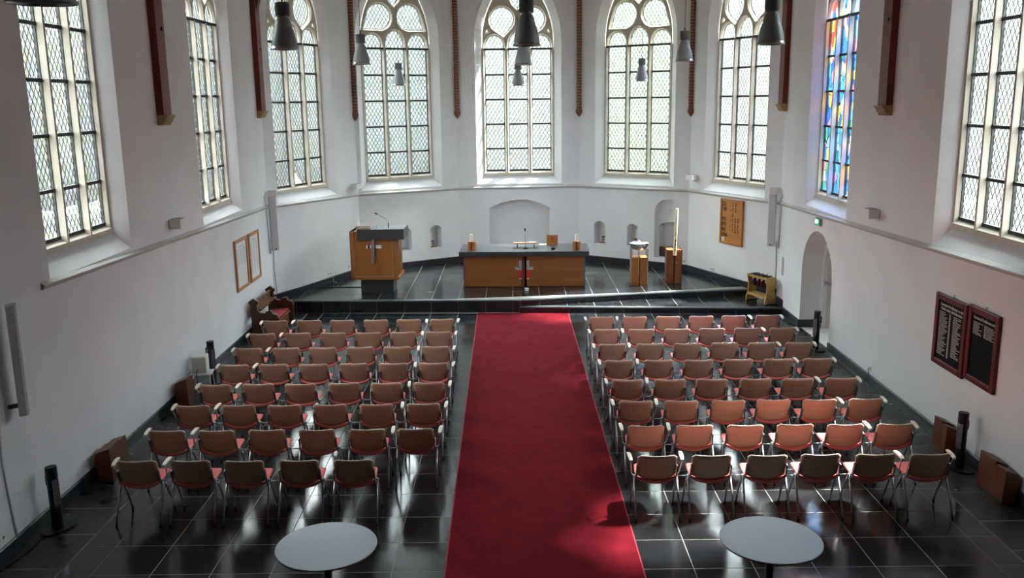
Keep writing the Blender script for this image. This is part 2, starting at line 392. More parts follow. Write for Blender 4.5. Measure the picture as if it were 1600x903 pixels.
for i, (fk, lab) in enumerate([('A', 'dark slate skirting left of the lectern'), ('B', 'dark slate skirting behind the lectern'), ('C', 'dark slate skirting behind the altar'),
                               ('D', 'dark slate skirting behind the font'), ('E', 'dark slate skirting under the hymn board')]):
    strip(fk, 0, F[fk].len, zc(.28), BP, 'baseboard_'+['apse_left', 'apse_back_left', 'apse_back', 'apse_back_right', 'apse_right'][i], BASEB, lab, 'skirting')
strip('R', .06, 1.66, zc(0), BP, 'baseboard_right', BASEB, 'dark slate skirting between dais and arched doorway', 'skirting')
strip('R', 3.38, REND, zc(0), BP, 'baseboard_right', BASEB, 'dark slate skirting below the two black name boards', 'skirting')
strip('R', -.05, .52, zc(.15), BP, 'baseboard_right', BASEB, 'short dark slate skirting above the lower step', 'skirting')

# ------------------------------------------------------------------ windows (one set of meshes, shared)
def ell_head(uc, hw, top, n=12):     # light head from SPR+.015 upwards
    zb = SPR+.015; return [(uc-hw, zb), (uc+hw, zb)] + [(uc+hw*math.cos(math.pi*i/n), zb+.03+(top-zb-.03)*math.sin(math.pi*i/n)**.9) for i in range(n+1)]
def tear(cx, cz, r, tx, tz, n=18):   # circle drawn out to a tip
    d = math.hypot(tx-cx, tz-cz); base = math.atan2(tz-cz, tx-cx); a = math.acos(r/d)*.82
    return [(tx, tz)] + [(cx+r*math.cos(base+a+(2*math.pi-2*a)*i/n), cz+r*math.sin(base+a+(2*math.pi-2*a)*i/n)) for i in range(n+1)]
def offset(lp, d):                   # outward for a counter-clockwise loop
    n = len(lp); o = []
    for i in range(n):
        (x0, y0), (x1, y1), (x2, y2) = lp[i-1], lp[i], lp[(i+1) % n]
        e = Vector((x1-x0, y1-y0)); g = Vector((x2-x1, y2-y1))
        if e.length < 1e-6: e = g
        if g.length < 1e-6: g = e
        n1 = Vector((e.y, -e.x)).normalized(); n2 = Vector((g.y, -g.x)).normalized(); b = n1+n2
        b = b.normalized() if b.length > 1e-4 else n1
        k = min(1.6, 1/max(.4, b.dot(n1))); o.append((x1+b.x*d*k, y1+b.y*d*k))
    return o
def ccw(lp):
    a = sum(lp[i-1][0]*lp[i][1]-lp[i][0]*lp[i-1][1] for i in range(len(lp))); return lp if a > 0 else lp[::-1]
LHW = .2525; LU = (-.615, 0, .615)
def dedupe(lp):
    o = []
    for p in lp:
        if not o or math.hypot(p[0]-o[-1][0], p[1]-o[-1][1]) > 1e-4: o.append(p)
    if math.hypot(o[0][0]-o[-1][0], o[0][1]-o[-1][1]) < 1e-4: o.pop()
    return o
def shapes(kind):
    heads = [ell_head(LU[0], LHW, SPR+.36), ell_head(LU[1], LHW, SPR+.45), ell_head(LU[2], LHW, SPR+.36)]
    if kind == 1:
        ex = [tear(s*.405, 3.905, .315, s*.365, 3.50) for s in (-1, 1)]
        ex += [[(0, 4.17), (.13, 4.30), (.17, 4.44), (.08, 4.62), (0, 4.72), (-.08, 4.62), (-.17, 4.44), (-.13, 4.30)]]
        ex += [[(s*.815, 3.70), (s*.85, 3.55), (s*.755, 3.60)] for s in (-1, 1)]
    else:
        ex = [tear(s*.40, 3.93, .315, s*.82, 3.62) for s in (-1, 1)]
        ex += [[(0, 4.20), (.13, 4.33), (.17, 4.46), (.08, 4.62), (0, 4.72), (-.08, 4.62), (-.17, 4.46), (-.13, 4.33)]]
    return [ccw(dedupe(h)) for h in heads], [ccw(dedupe(e)) for e in ex]
GD = .25   # glass depth behind the wall face
def clip_line(poly, a, b, c):   # a*u + b*z = c  -> segments inside poly
    pts = []; n = len(poly)
    for i in range(n):
        p, q = poly[i], poly[(i+1) % n]; fp = a*p[0]+b*p[1]-c; fq = a*q[0]+b*q[1]-c
        if (fp > 0) != (fq > 0):
            t = fp/(fp-fq); pts.append((p[0]+(q[0]-p[0])*t, p[1]+(q[1]-p[1])*t))
    pts.sort(key=lambda p: (-b*p[0]+a*p[1]))
    return [(pts[i], pts[i+1]) for i in range(0, len(pts)-1, 2)]
def lattice_mb(poly, wl=.0135, border=.016):
    mb = MB(); us = [p[0] for p in poly]; zs = [p[1] for p in poly]
    for sg in (1, -1):
        lo = min(min(u/DW+sg*z/DH for u, z in poly), 1e9); hi = max(u/DW+sg*z/DH for u, z in poly)
        for k in range(math.ceil(lo), math.floor(hi)+1):
            for (p, q) in clip_line(poly, 1/DW, sg/DH, k+1e-5):
                d = Vector((q[0]-p[0], q[1]-p[1]))
                if d.length < .01: continue
                nn = Vector((-d.y, d.x)).normalized()*wl/2
                mb.add([(p[0]+nn.x, 0, p[1]+nn.y), (q[0]+nn.x, 0, q[1]+nn.y), (q[0]-nn.x, 0, q[1]-nn.y), (p[0]-nn.x, 0, p[1]-nn.y),
                        (p[0], -.005, p[1]), (q[0], -.005, q[1])], [(0, 1, 5, 4), (3, 4, 5, 2)])
    inn = offset(poly, -border); n = len(poly)
    mb.add([(u, -.004, z) for u, z in poly] + [(u, -.004, z) for u, z in inn], [(i, (i+1) % n, n+(i+1) % n, n+i) for i in range(n)])
    return mb
def fill_mesh(name, poly, mt, y=0.0):
    mb = MB(); flat_fill(mb, [poly], lambda u, z: (u, y, z)); return mb.mesh(name, mt)
BARS = [0, .585, 1.23, 1.87, 2.51, SPR]
TRAC = {}; HEADM = {}
for kd in (1, 2):
    heads, ex = shapes(kd)
    outer = ccw(arch_loop(.925, SPR-.02, ARCZ)); loops = heads+ex; mb = MB(); fl = []
    for l_ in loops:
        zmin = SPR
        e = [(u, max(z, zmin-.008)) for u, z in offset(l_, .034)]; fl.append(e)
    flat_fill(mb, [outer]+fl, lambda u, z: (u, .17, z))
    for l_, e in zip(loops, fl):
        loft(mb, [(u, .17, z) for u, z in e], [(u, .212, z) for u, z in l_]); loft(mb, [(u, .212, z) for u, z in l_], [(u, .255, z) for u, z in l_])
    TRAC[kd] = mb.mesh('tracery', STONE)
    HEADM[kd] = (heads, ex)
mb = MB(); hexs = [(-.022, .145), (.022, .145), (.056, .21), (.056, .255), (-.056, .255), (-.056, .21)]
MULL = mb.prism(hexs, -.06, SPR, lambda a, b, d: (a, b, d)).mesh('mullion', STONE)
JAMB = {s: MB().prism([(s*.868, .256), (s*.868, .212), (s*.905, .165), (s*.96, .165), (s*.96, .256)], -.06, SPR, lambda a, b, d: (a, b, d)).mesh('jamb', STONE) for s in (-1, 1)}
SILL = MB().prism([(.13, -.13), (.258, -.13), (.258, .0), (.235, .0), (.15, -.055)], -.93, .93, lambda a, b, d: (d, a, b)).mesh('stone_sill', STONE)
BARM = MB().box(-LHW-.01, LHW+.01, .205, .235, -.021, .021).mesh('saddle_bar', IRON)
BARS_ = MB().box(-LHW-.03, LHW+.03, .150, .172, -.022, .026).mesh('saddle_bar', IRON)
FRM = MB().box(LHW-.014, LHW+.002, .215, .25, 0, SPR).mesh('glazing_frame', IRON)
FRM2 = MB().box(-LHW-.002, -LHW+.014, .215, .25, 0, SPR).mesh('glazing_frame', IRON)
rect = {}
for i in range(5):
    h = round(BARS[i+1]-BARS[i], 4)
    if h not in rect: rect[h] = [(-LHW, -h/2), (LHW, -h/2), (LHW, h/2), (-LHW, h/2)]
LATR = {h: lattice_mb(p).mesh('lead_lattice', LEAD) for h, p in rect.items()}
LATX = {kd: [lattice_mb(p).mesh('lead_lattice', LEAD) for p in HEADM[kd][0]+HEADM[kd][1]] for kd in (1, 2)}
PANEM = {}
def panes(gk, kd):
    if (gk, 'r') not in PANEM: PANEM[(gk, 'r')] = {h: fill_mesh('pane', p, GLASS[gk]) for h, p in rect.items()}
    if (gk, kd) not in PANEM: PANEM[(gk, kd)] = [fill_mesh('pane', p, GLASS[gk]) for p in HEADM[kd][0]+HEADM[kd][1]]
    return PANEM[(gk, 'r')], PANEM[(gk, kd)]
WLABEL = ['clear leaded three-light window nearest the string course end, left nave wall', 'clear leaded window between the two red wall posts, beside the framed lists',
          'leaded apse window between a red post and the pew-side brick rib', 'leaded apse window above the lectern with outward-tipped tracery', 'leaded apse window straight above the altar',
          'greenish leaded apse window above the font and candle niches', 'leaded apse window above the hymn board', 'blue stained-glass window above the arched doorway',
          'clear leaded three-light window above the two black name boards']
for wi, (wf, sc, z0, zs, tk, gk) in enumerate(WIN):
    f = F[wf]; W = thing('window_%d' % (wi+1), WLABEL[wi], 'window', f.p(sc, z0), f.rz, kind='structure')
    put('tracery', TRAC[tk], W); put('stone_sill', SILL, W)
    for u in (-.3075, .3075): put('mullion', MULL, W, (u, 0, 0))
    for s in (-1, 1): put('jamb', JAMB[s], W)
    pr_, ph = panes(gk, tk)
    for u in LU:
        put('glazing_frame', FRM, W, (u, 0, 0)); put('glazing_frame', FRM2, W, (u, 0, 0))
        for i in range(5):
            h = round(BARS[i+1]-BARS[i], 4); zc_ = (BARS[i]+BARS[i+1])/2
            pn = put('pane', pr_[h], W, (u, GD, zc_))
            if gk != 'stained': tag(put('lead_lattice', LATR[h], pn, (0, -.001, 0)), kind='stuff')
            put('saddle_bar', BARM if i < 4 else BARS_, W, (u, 0, BARS[i+1] if i < 4 else SPR))
        put('saddle_bar', BARM, W, (u, 0, .012))
    for j, me in enumerate(ph):
        pn = put('pane', me, W, (0, GD, 0))
        if gk != 'stained': tag(put('lead_lattice', LATX[tk][j], pn, (0, -.001, 0)), kind='stuff')
    pl = bpy.data.lights.new('window_portal', 'AREA'); pl.shape = 'RECTANGLE'; pl.size = 1.9; pl.size_y = 4.95; pl.energy = 1; pl.cycles.is_portal = True
    po = bpy.data.objects.new('window_portal', pl); COL.objects.link(po)
    po.location = f.p(sc, z0+2.4, .33); po.rotation_euler = (R(90), 0, f.rz+math.pi)
    po.rotation_euler = (-f.n).to_track_quat('-Z', 'Y').to_euler()

# ------------------------------------------------------------------ floor
TX0, TY0, T = -3.0654, 8.1604, .6
FL = MB().box(-5.6, 6.4, LB.y, 19.7, -.12, -.0012).build('floor', GROUT)
tag(FL, 'polished dark slate tile floor of the nave', 'floor', kind='structure')
def clip_half(poly, nx, ny, c):    # keep nx*x+ny*y <= c
    o = []
    for i in range(len(poly)):
        p, q = poly[i-1], poly[i]; fp = nx*p[0]+ny*p[1]-c; fq = nx*q[0]+ny*q[1]-c
        if (fp <= 0) != (fq <= 0):
            t = fp/(fp-fq); o.append((p[0]+(q[0]-p[0])*t, p[1]+(q[1]-p[1])*t))
        if fq <= 0: o.append(q)
    return o
def clip_poly(poly, conv):         # conv counter-clockwise
    for i in range(len(conv)):
        a, b = conv[i-1], conv[i]; nx, ny = (b[1]-a[1]), -(b[0]-a[0]); poly = clip_half(poly, nx, ny, nx*a[0]+ny*a[1])
        if len(poly) < 3: return []
    return poly
def area(p): return abs(sum(p[i-1][0]*p[i][1]-p[i][0]*p[i-1][1] for i in range(len(p))))/2
DF0, DF1 = (-5.34, 19.465), (5.72, 18.76)     # foot of the dais front
dais_front = lambda x: DF0[1]+(DF1[1]-DF0[1])*(x-DF0[0])/(DF1[0]-DF0[0])
XL, XR = -4.595, 5.028
regconv = [(XL, LB.y), (XR, LB.y), (XR, dais_front(XR)), (XL, dais_front(XL))]
TILEM = MB().prism([(-.2955, -.2955), (.2955, -.2955), (.2955, .2955), (-.2955, .2955)], -.02, 0, lambda a, b, d: (a, b, d)).mesh('tile', SLATE)
rest = MB(); G = .0045
for kx in range(-4, 15):
    for ky in range(-15, 20):
        x0, y0 = TX0+kx*T, TY0+ky*T
        if x0 > -.75 and x0+T < 1.1 and y0 < 18.6: continue          # under the carpet
        sq = [(x0+G, y0+G), (x0+T-G, y0+G), (x0+T-G, y0+T-G), (x0+G, y0+T-G)]
        c = clip_poly(sq, regconv)
        if len(c) < 3 or area(c) < .004: continue
        if y0 < 6.9: rest.prism(c, -.02, 0, lambda a, b, d: (a, b, d)); continue
        tilt = random.uniform(-.0003, .0005)
        if area(c) > .35: put('tile', TILEM, FL, (x0+T/2, y0+T/2, tilt))
        else: MB().prism(c, -.02, tilt, lambda a, b, d: (a, b, d)).build('tile', SLATE, FL)
tag(rest.build('floor_tiles', SLATE, FL), kind='stuff')
for side, (xa, xb) in enumerate(((-5.34, XL-.012), (XR+.014, 5.76))):
    cuts = [7.0, 8.30, 9.03, 9.68, 10.31, 11.1, 11.75, 12.5, 13.2, 13.95, 14.6, 15.4, 16.1, 16.8, 17.5, 18.2, 18.85, 19.5] if side == 0 else \
           [7.0, 7.7, 8.45, 9.10, 9.84, 10.6, 11.3, 12.0, 12.75, 13.4, 14.15, 14.8, 15.5, 16.2, 16.9, 17.6, 18.3, 19.0]
    for a, b in zip(cuts, cuts[1:]):
        b2 = min(b, dais_front((xa+xb)/2))
        if b2-a < .05: continue
        j = lambda: random.uniform(-.012, .012)
        e = .010
        MB().prism([(xa, a+e+j()), ((xa+xb)/2, a+e+j()), (xb+ (j()*.5 if side == 0 else 0)-.004, a+e+j()), (xb-.006+j()*.5, b2-e), ((xa+xb)/2, b2-e+j()), (xa, b2-e)], -.02, random.uniform(-.0006, .002),
                   lambda p, q, d: (p, q, d)).build('slab', SLATE2, FL)
# doorway threshold slab
MB().box(5.70, 6.30, 15.95, 17.6, -.02, -.001).build('slab', SLATE2, FL)

# ------------------------------------------------------------------ dais
UPF = [(-5.36, 19.47), (.10, 19.245), (2.8, 19.79), (5.34, 20.06)]
upper = UPF + [DE, CD, BC, AB]
lower = [(.085, 19.205), (5.74, 18.76), (5.72, 19.3), (5.34, 20.06), (2.8, 19.79), (.10, 19.245)]
DA = MB().prism(upper, .0, .2785, lambda a, b, d: (a, b, d)).build('dais', GROUT)
tag(DA, 'raised dais of dark slate tiles with an angled step, carrying the altar', 'dais', kind='structure')
low2 = [(.085, 19.215), (5.74, 18.77), (5.72, 19.3), (5.30, 20.2), (2.8, 19.95), (.10, 19.4)]
MB().prism(low2, 0, .1385, lambda a, b, d: (a, b, d)).build('lower_step', GROUT, DA)
def inset_front(poly): return poly
nosw = .09
upin = [(-5.36, 19.47+nosw), (.10, 19.245+nosw), (2.8, 19.79+nosw), (5.34, 20.06+nosw)] + [DE, CD, BC, AB]
loin = [(.35, 19.30), (5.74, 18.76+nosw), (5.72, 19.3), (5.34, 20.075), (2.8, 19.80)]
for conv, zt, ys in ((upin, .28, 20.0), (loin, .14, 18.86)):
    for kx in range(-5, 16):
        for ky in range(-2, 9):
            x0, y0 = TX0+kx*T, ys+ky*T
            c = clip_poly([(x0+G, y0+G), (x0+T-G, y0+G), (x0+T-G, y0+T-G), (x0+G, y0+T-G)], conv)
            if len(c) >= 3 and area(c) > .003: MB().prism(c, zt-.02, zt, lambda a, b, d: (a, b, d)).build('tile', SLATE, DA)
def edge_run(a, b, z0, z1, nz):     # riser tiles and a nosing along a-b
    A = Vector((*a, 0)); B = Vector((*b, 0)); d = (B-A).normalized(); n = Vector((d.y, -d.x, 0)); L_ = (B-A).length
    x = a[0]; ks = [0]
    kx = math.ceil((a[0]-TX0)/T)
    while TX0+kx*T < b[0]-.02:
        t = (TX0+kx*T-a[0])/(b[0]-a[0])*L_
        if t > .02: ks.append(t)
        kx += 1
    ks.append(L_)
    for t0, t1 in zip(ks, ks[1:]):
        p0 = A+d*(t0+.003); p1 = A+d*(t1-.003)
        mb = MB(); vs = []
        for z in (z0, z1-.035):
            for p, off in ((p0, -.02), (p1, -.02), (p1, .006), (p0, .006)):
                q = p+n*off; vs.append((q.x, q.y, z))
        mb.add(vs, [(0, 1, 2, 3), (7, 6, 5, 4), (0, 4, 5, 1), (1, 5, 6, 2), (2, 6, 7, 3), (3, 7, 4, 0)]); mb.build('riser_tile', SLATE, DA)
    m_ = max(1, round(L_/1.3))
    for i in range(m_):
        p0 = A+d*(L_*i/m_+.002); p1 = A+d*(L_*(i+1)/m_-.002); mb = MB()
        prof = [(-nosw, z1-.03), (.012, z1-.035), (.02, z1-.018), (.012, z1-.002), (0, z1+.001), (-nosw, z1+.001)]; vs = []
        for p in (p0, p1):
            for o_, z in prof: q = p+n*o_; vs.append((q.x, q.y, z))
        k_ = len(prof); mb.add(vs, [(j, (j+1) % k_, k_+(j+1) % k_, k_+j) for j in range(k_)]+[tuple(range(k_)), tuple(range(k_, 2*k_))])
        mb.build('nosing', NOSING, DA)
edge_run(UPF[0], UPF[1], 0, .28, 0); edge_run(UPF[1], UPF[2], .13, .28, 0); edge_run(UPF[2], UPF[3], .13, .28, 0)
edge_run(lower[0], lower[1], 0, .14, 0)

# ------------------------------------------------------------------ added trees and lawn outside, screening bright low sky behind the glass
LAWN = mat('lawn_grass', (62, 66, 58), .95, noise=.3, scale=.6, spec=.1)
LEAF = mat('foliage', (50, 53, 49), .95, noise=.3, scale=1.2, spec=.1)
BARK = mat('bark', (70, 60, 50), .95, noise=.3, scale=6)
mb = MB(); mb.add([(-70, -40, -.35), (70, -40, -.35), (70, 80, -.35), (-70, 80, -.35)], [(0, 1, 2, 3)])
tag(mb.build('ground', LAWN), 'green churchyard lawn outside the windows', 'lawn', kind='structure')
import bmesh
from mathutils import noise as mnoise
def crown_mesh(seed):
    b = bmesh.new(); bmesh.ops.create_icosphere(b, subdivisions=4, radius=1.0)
    for v in b.verts:
        n = v.co.normalized(); k = 1 + .22*mnoise.noise(n*2.2+Vector((seed*7, 0, 0))) + .12*mnoise.noise(n*6+Vector((0, seed*5, 0))) + .06*mnoise.noise(n*15)
        q = Vector([math.copysign(abs(c)**.42, c) for c in n]); k = 1+(k-1)*.25      # boxy crown, broad enough to close sky gaps in the added row
        v.co = Vector((max(-3.15, min(3.15, q.x*3.1*k)), max(-3.15, min(3.15, q.y*3.1*k)), q.z*5.2*k))
    me = bpy.data.meshes.new('crown'); b.to_mesh(me); b.free(); me.materials.append(LEAF); return me
CROWN = [crown_mesh(i) for i in range(3)]
TRUNK = MB().tube([(0, 0, -5.9), (.1, 0, -3.0), (0, .1, 0)], [.38, .28, .2], 10).mesh('trunk', BARK, True)
spots = [(s*20.5, y) for s in (-1, 1) for y in (5, 11.5, 18, 24.5, 31, 37.5)] + [(x, 41) for x in (-13, -6.5, 0, 6.5, 13)]
for i, (x, y) in enumerate(spots):
    t = thing('screen_tree', 'leafy churchyard tree beyond the leaded windows', 'tree', (x, y, -.35), (i % 4)*math.pi/2, 'trees around the church')
    put('crown', CROWN[i % 3], t, (0, 0, 5.9)); put('trunk', TRUNK, t, (0, 0, 5.9))

# ------------------------------------------------------------------ carpet runner
CR = thing('carpet_runner', 'long dark red carpet runner between the chair blocks', 'carpet', (0, 0, 0))
cpt = [(-.70, 4.0), (1.27, 4.0), (1.15, 19.10), (-.845, 19.20)]
mb = MB(); NX, NY = 6, 40; vs = []
for j in range(NY+1):
    for i in range(NX+1):
        u, v = i/NX, j/NY; a = Vector(cpt[0]).lerp(Vector(cpt[1]), u); b = Vector(cpt[3]).lerp(Vector(cpt[2]), u); p = a.lerp(b, v); vs.append((p.x, p.y, .010))
mb.add(vs, [(j*(NX+1)+i, j*(NX+1)+i+1, (j+1)*(NX+1)+i+1, (j+1)*(NX+1)+i) for j in range(NY) for i in range(NX)])
mb.add([(x, y, 0) for x, y in cpt]+[(x, y, .010) for x, y in cpt], [(0, 1, 5, 4), (1, 2, 6, 5), (2, 3, 7, 6), (3, 0, 4, 7)])
mb.build('pile', CARPET, CR)
for (a, b) in ((0, 3), (1, 2)):
    p, q = cpt[a], cpt[b]; s = 1 if a == 0 else -1
    MB().prism([(p[0], p[1]), (p[0]+s*.012, p[1]), (q[0]+s*.012, q[1]), (q[0], q[1])], 0.0, .0115, lambda x, y, d: (x, y, d)).build('edge_binding', CARPETE, CR)

# ------------------------------------------------------------------ chairs
def smooth_poly(pts, closed=True, it=2):
    for _ in range(it):
        o = []; n = len(pts)
        for i in range(n):
            p, q = pts[i], pts[(i+1) % n]; o += [(p[0]*.75+q[0]*.25, p[1]*.75+q[1]*.25), (p[0]*.25+q[0]*.75, p[1]*.25+q[1]*.75)]
        pts = o
    return pts
def backrest_mesh():
    # outline in (x, v): v from 0 (foot) to 1 (top); curved in plan, leaning back
    n = 12; cols = []
    def P(x, z, th):
        lean = (z-.43)/.305; y = -.035-.085*lean-.04*(1-(x/.22)**2)*(.6+.4*lean)
        return (x, y+th, z)
    mb = MB(); rows = 7; vs = []; 
    for th in (-.006, .006):
        for i in range(n+1):
            t = -1+2*i/n; e = abs(t)
            top = .738-.006*(1-t*t)- (.030*max(0, (e-.86)/.14)**2); bot = .412+.055*e**2.2
            for j in range(rows+1):
                z = bot+(top-bot)*j/rows; hw = .205+.016*((z-.41)/.33)
                vs.append(P(t*hw, z, th))
    k = (n+1)*(rows+1); fs = []
    for o in (0, k):
        for i in range(n):
            for j in range(rows): a = o+i*(rows+1)+j; fs.append((a, a+1, a+rows+2, a+rows+1))
    def bnd():
        b = [i*(rows+1) for i in range(n+1)] + [n*(rows+1)+j for j in range(1, rows+1)] + [i*(rows+1)+rows for i in range(n-1, -1, -1)] + [j for j in range(rows-1, 0, -1)]
        return b
    b = bnd(); m_ = len(b); ef = [(b[i], b[(i+1) % m_], k+b[(i+1) % m_], k+b[i]) for i in range(m_)]
    mb.add(vs, fs+ef); me = mb.mesh('backrest', BACKWOOD, True); me.materials.append(EDGEPLY)
    for p in me.polygons[len(fs):]: p.material_index = 1; p.use_smooth = False
    return me
def seat_mesh():
    nx, ny = 10, 8; vs = []; mb = MB()
    for th in (0, 1):
        for j in range(ny+1):
            v = j/ny
            for i in range(nx+1):
                t = -1+2*i/nx; hw = .222-.03*v*v - .03*max(0, (v-.85)/.15)**2
                dip = .050*(1-v*.75)*(1-t*t); z = .462-dip-.012*v+ (-.015*max(0, (v-.8)/.2)**2)
                y = -.075+.435*v + .03*(1-t*t)*v; 
                vs.append((t*hw, y, z - (0 if th == 0 else .038*(1-.5*abs(t)**4))))
    k = (nx+1)*(ny+1); fs = []
    for o in (0, k):
        for j in range(ny):
            for i in range(nx): a = o+j*(nx+1)+i; fs.append((a, a+1, a+nx+2, a+nx+1))
    b = list(range(nx+1)) + [j*(nx+1)+nx for j in range(1, ny+1)] + [ny*(nx+1)+i for i in range(nx-1, -1, -1)] + [j*(nx+1) for j in range(ny-1, 0, -1)]
    m_ = len(b); fs += [(b[i], b[(i+1) % m_], k+b[(i+1) % m_], k+b[i]) for i in range(m_)]
    return mb.add(vs, fs).mesh('seat', PINK, True)
def oval_leg(p, q, name):
    mb = MB(); mid = [p[i]*.45+q[i]*.55 for i in range(3)]; mid[1] += .012*(1 if q[1] > 0 else -1)
    mb.tube([p, mid, q], [.0125, .0125, .0105], 8); return mb.mesh(name, ALU, True)
BACKM, SEATM = backrest_mesh(), seat_mesh()
LEGM = {(s, e): oval_leg((s*.236, e*.012, .435), (s*.245, e*.222, .018), 'leg') for s in (-1, 1) for e in (-1, 1)}
CAPM = {(s, e): MB().tube([(s*.2445, e*.213, .035), (s*.2452, e*.2235, 0)], .0125, 8).mesh('foot_cap', RUBBER, True) for s in (-1, 1) for e in (-1, 1)}
def clamp_mesh(s):
    mb = MB(); pts = [(s*.228, .035, .43), (s*.224, -.03, .425), (s*.222, -.065, .47), (s*.221, -.105, .605)]
    for p, q in zip(pts, pts[1:]):
        p, q = Vector(p), Vector(q); d = (q-p).normalized(); a = Vector((1, 0, 0)); b = d.cross(a).normalized()
        vs = [c+a*i*.006+b*j*.020 for c in (p-d*.004, q+d*.004) for i, j in ((-1, -1), (1, -1), (1, 1), (-1, 1))]
        mb.add(vs, [(0, 1, 2, 3), (7, 6, 5, 4), (0, 4, 5, 1), (1, 5, 6, 2), (2, 6, 7, 3), (3, 7, 4, 0)])
    mb.tube([(s*.222, 0, .435), (s*.252, 0, .435)], .021, 10)
    return mb.mesh('side_clamp', ALUD)
CLM = {s: clamp_mesh(s) for s in (-1, 1)}
LINKM = MB().tube([(.24, 0, .435), (.36, 0, .435)], .006, 6).mesh('link_rod', CHAIRLK, True)
CROSM = MB().tube([(-.23, .03, .425), (.23, .03, .425)], .009, 6).mesh('cross_tube', ALU, True)
def arm_mesh(s):
    prof = []
    for i in range(7):
        t = i/6; prof.append((s*(.283+.010*t), -.085+.20*t, .645+.020*math.sin(t*2.2), .016+.006*math.sin(math.pi*t)))
    vs = []; 
    for x, y, z, w_ in prof: vs += [(x-w_, y, z), (x+w_, y, z), (x+w_, y, z+.018), (x-w_, y, z+.018)]
    fs = [(0, 1, 2, 3), (24, 27, 26, 25)]
    for i in range(6):
        for j in range(4): fs.append((i*4+j, i*4+(j+1) % 4, i*4+4+(j+1) % 4, i*4+4+j))
    return MB().add(vs, fs).mesh('armrest', ARM)
ARMM = {s: arm_mesh(s) for s in (-1, 1)}
BRKM = {s: MB().tube([(s*.240, .020, .440), (s*.268, .024, .465), (s*.285, -.03, .60), (s*.286, -.06, .647), (s*.289, .05, .656)], .0075, 6).mesh('arm_bracket', ALU, True) for s in (-1, 1)}
def make_chair(arms, link):
    r = thing('shell_chair', '', 'chair', group='shell chairs in rows either side of the carpet')
    put('backrest', BACKM, r); put('seat', SEATM, r); put('cross_tube', CROSM, r)
    for k_, me in LEGM.items(): put('foot_cap', CAPM[k_], put('leg', me, r))
    for s in (-1, 1): put('side_clamp', CLM[s], r)
    if link: put('link_rod', LINKM, r)
    if arms:
        for s in (-1, 1): put('arm_bracket', BRKM[s], put('armrest', ARMM[s], r))
    return r
protos = {(a, l): make_chair(a, l) for a in (0, 1) for l in (0, 1)}
used = set()
ORD = ['first', 'second', 'third', 'fourth', 'fifth', 'sixth', 'seventh', 'eighth']
def chair(x, y, arms, link, label, rz):
    k_ = (arms, link); o = protos[k_] if k_ not in used else copy_tree(protos[k_]); used.add(k_)
    o.location = (x, y, 0); o.rotation_euler = (0, 0, rz); o['label'] = label; return o
ROWY = [9.43, 10.36, 11.27, 12.17, 13.13, 14.05, 14.98, 15.88]
LX = [-4.215, -4.225, -4.235, -4.235, -4.26, -4.31, -4.33, -4.34]
for r_ in range(8):
    n = 5 if r_ == 0 else 6
    for i in range(n):
        x = LX[r_]+i*.602; a = 1 if i in (0, 5) else 0
        lab = 'pink-seated %s %s from the red carpet in %s row from dais, lectern side' % ('armchair' if a else 'chair', ORD[n-1-i], ORD[7-r_])
        chair(x + random.uniform(-.008, .008), ROWY[r_]+random.uniform(-.01, .01)-.006*i, a, 1 if i < n-1 else 0, lab, random.uniform(-.015, .015))
    for i in range(6):
        x = 1.545+i*.596; a = 1 if i in (0, 5) else 0
        lab = 'pink-seated %s %s from the red carpet in %s row from dais, doorway side' % ('armchair' if a else 'chair', ORD[i], ORD[7-r_])
        chair(x + random.uniform(-.008, .008), ROWY[r_]-.02+random.uniform(-.01, .01)-.006*i, a, 1 if i < 5 else 0, lab, random.uniform(-.015, .015))

# ------------------------------------------------------------------ round tables
def round_table(x, y, label):
    t = thing('round_table', label, 'table', (x, y, 0), group='round bistro tables')
    d = .445
    MB().lathe([(0, .722), (d-.012, .722), (d-.001, .728), (d-.001, .740)], 56).build('edge_band', OAKD, t, auto=True)
    MB().lathe([(d-.003, .738), (d, .741), (d-.004, .745), (0, .745)], 56).build('tabletop', TABLEW, t, auto=True)
    MB().tube([(0, 0, .02), (0, 0, .725)], .036, 16).build('column', BLACKM, t, auto=True)
    MB().lathe([(0, .03), (.05, .028), (.20, .012), (.23, .0)], 32).build('base', BLACKM, t, auto=True)
    return t
round_table(-1.70, 7.31, 'round grey-topped table behind the chairs on the lectern side')
round_table(2.23, 7.33, 'round grey-topped table behind the chairs on the doorway side')

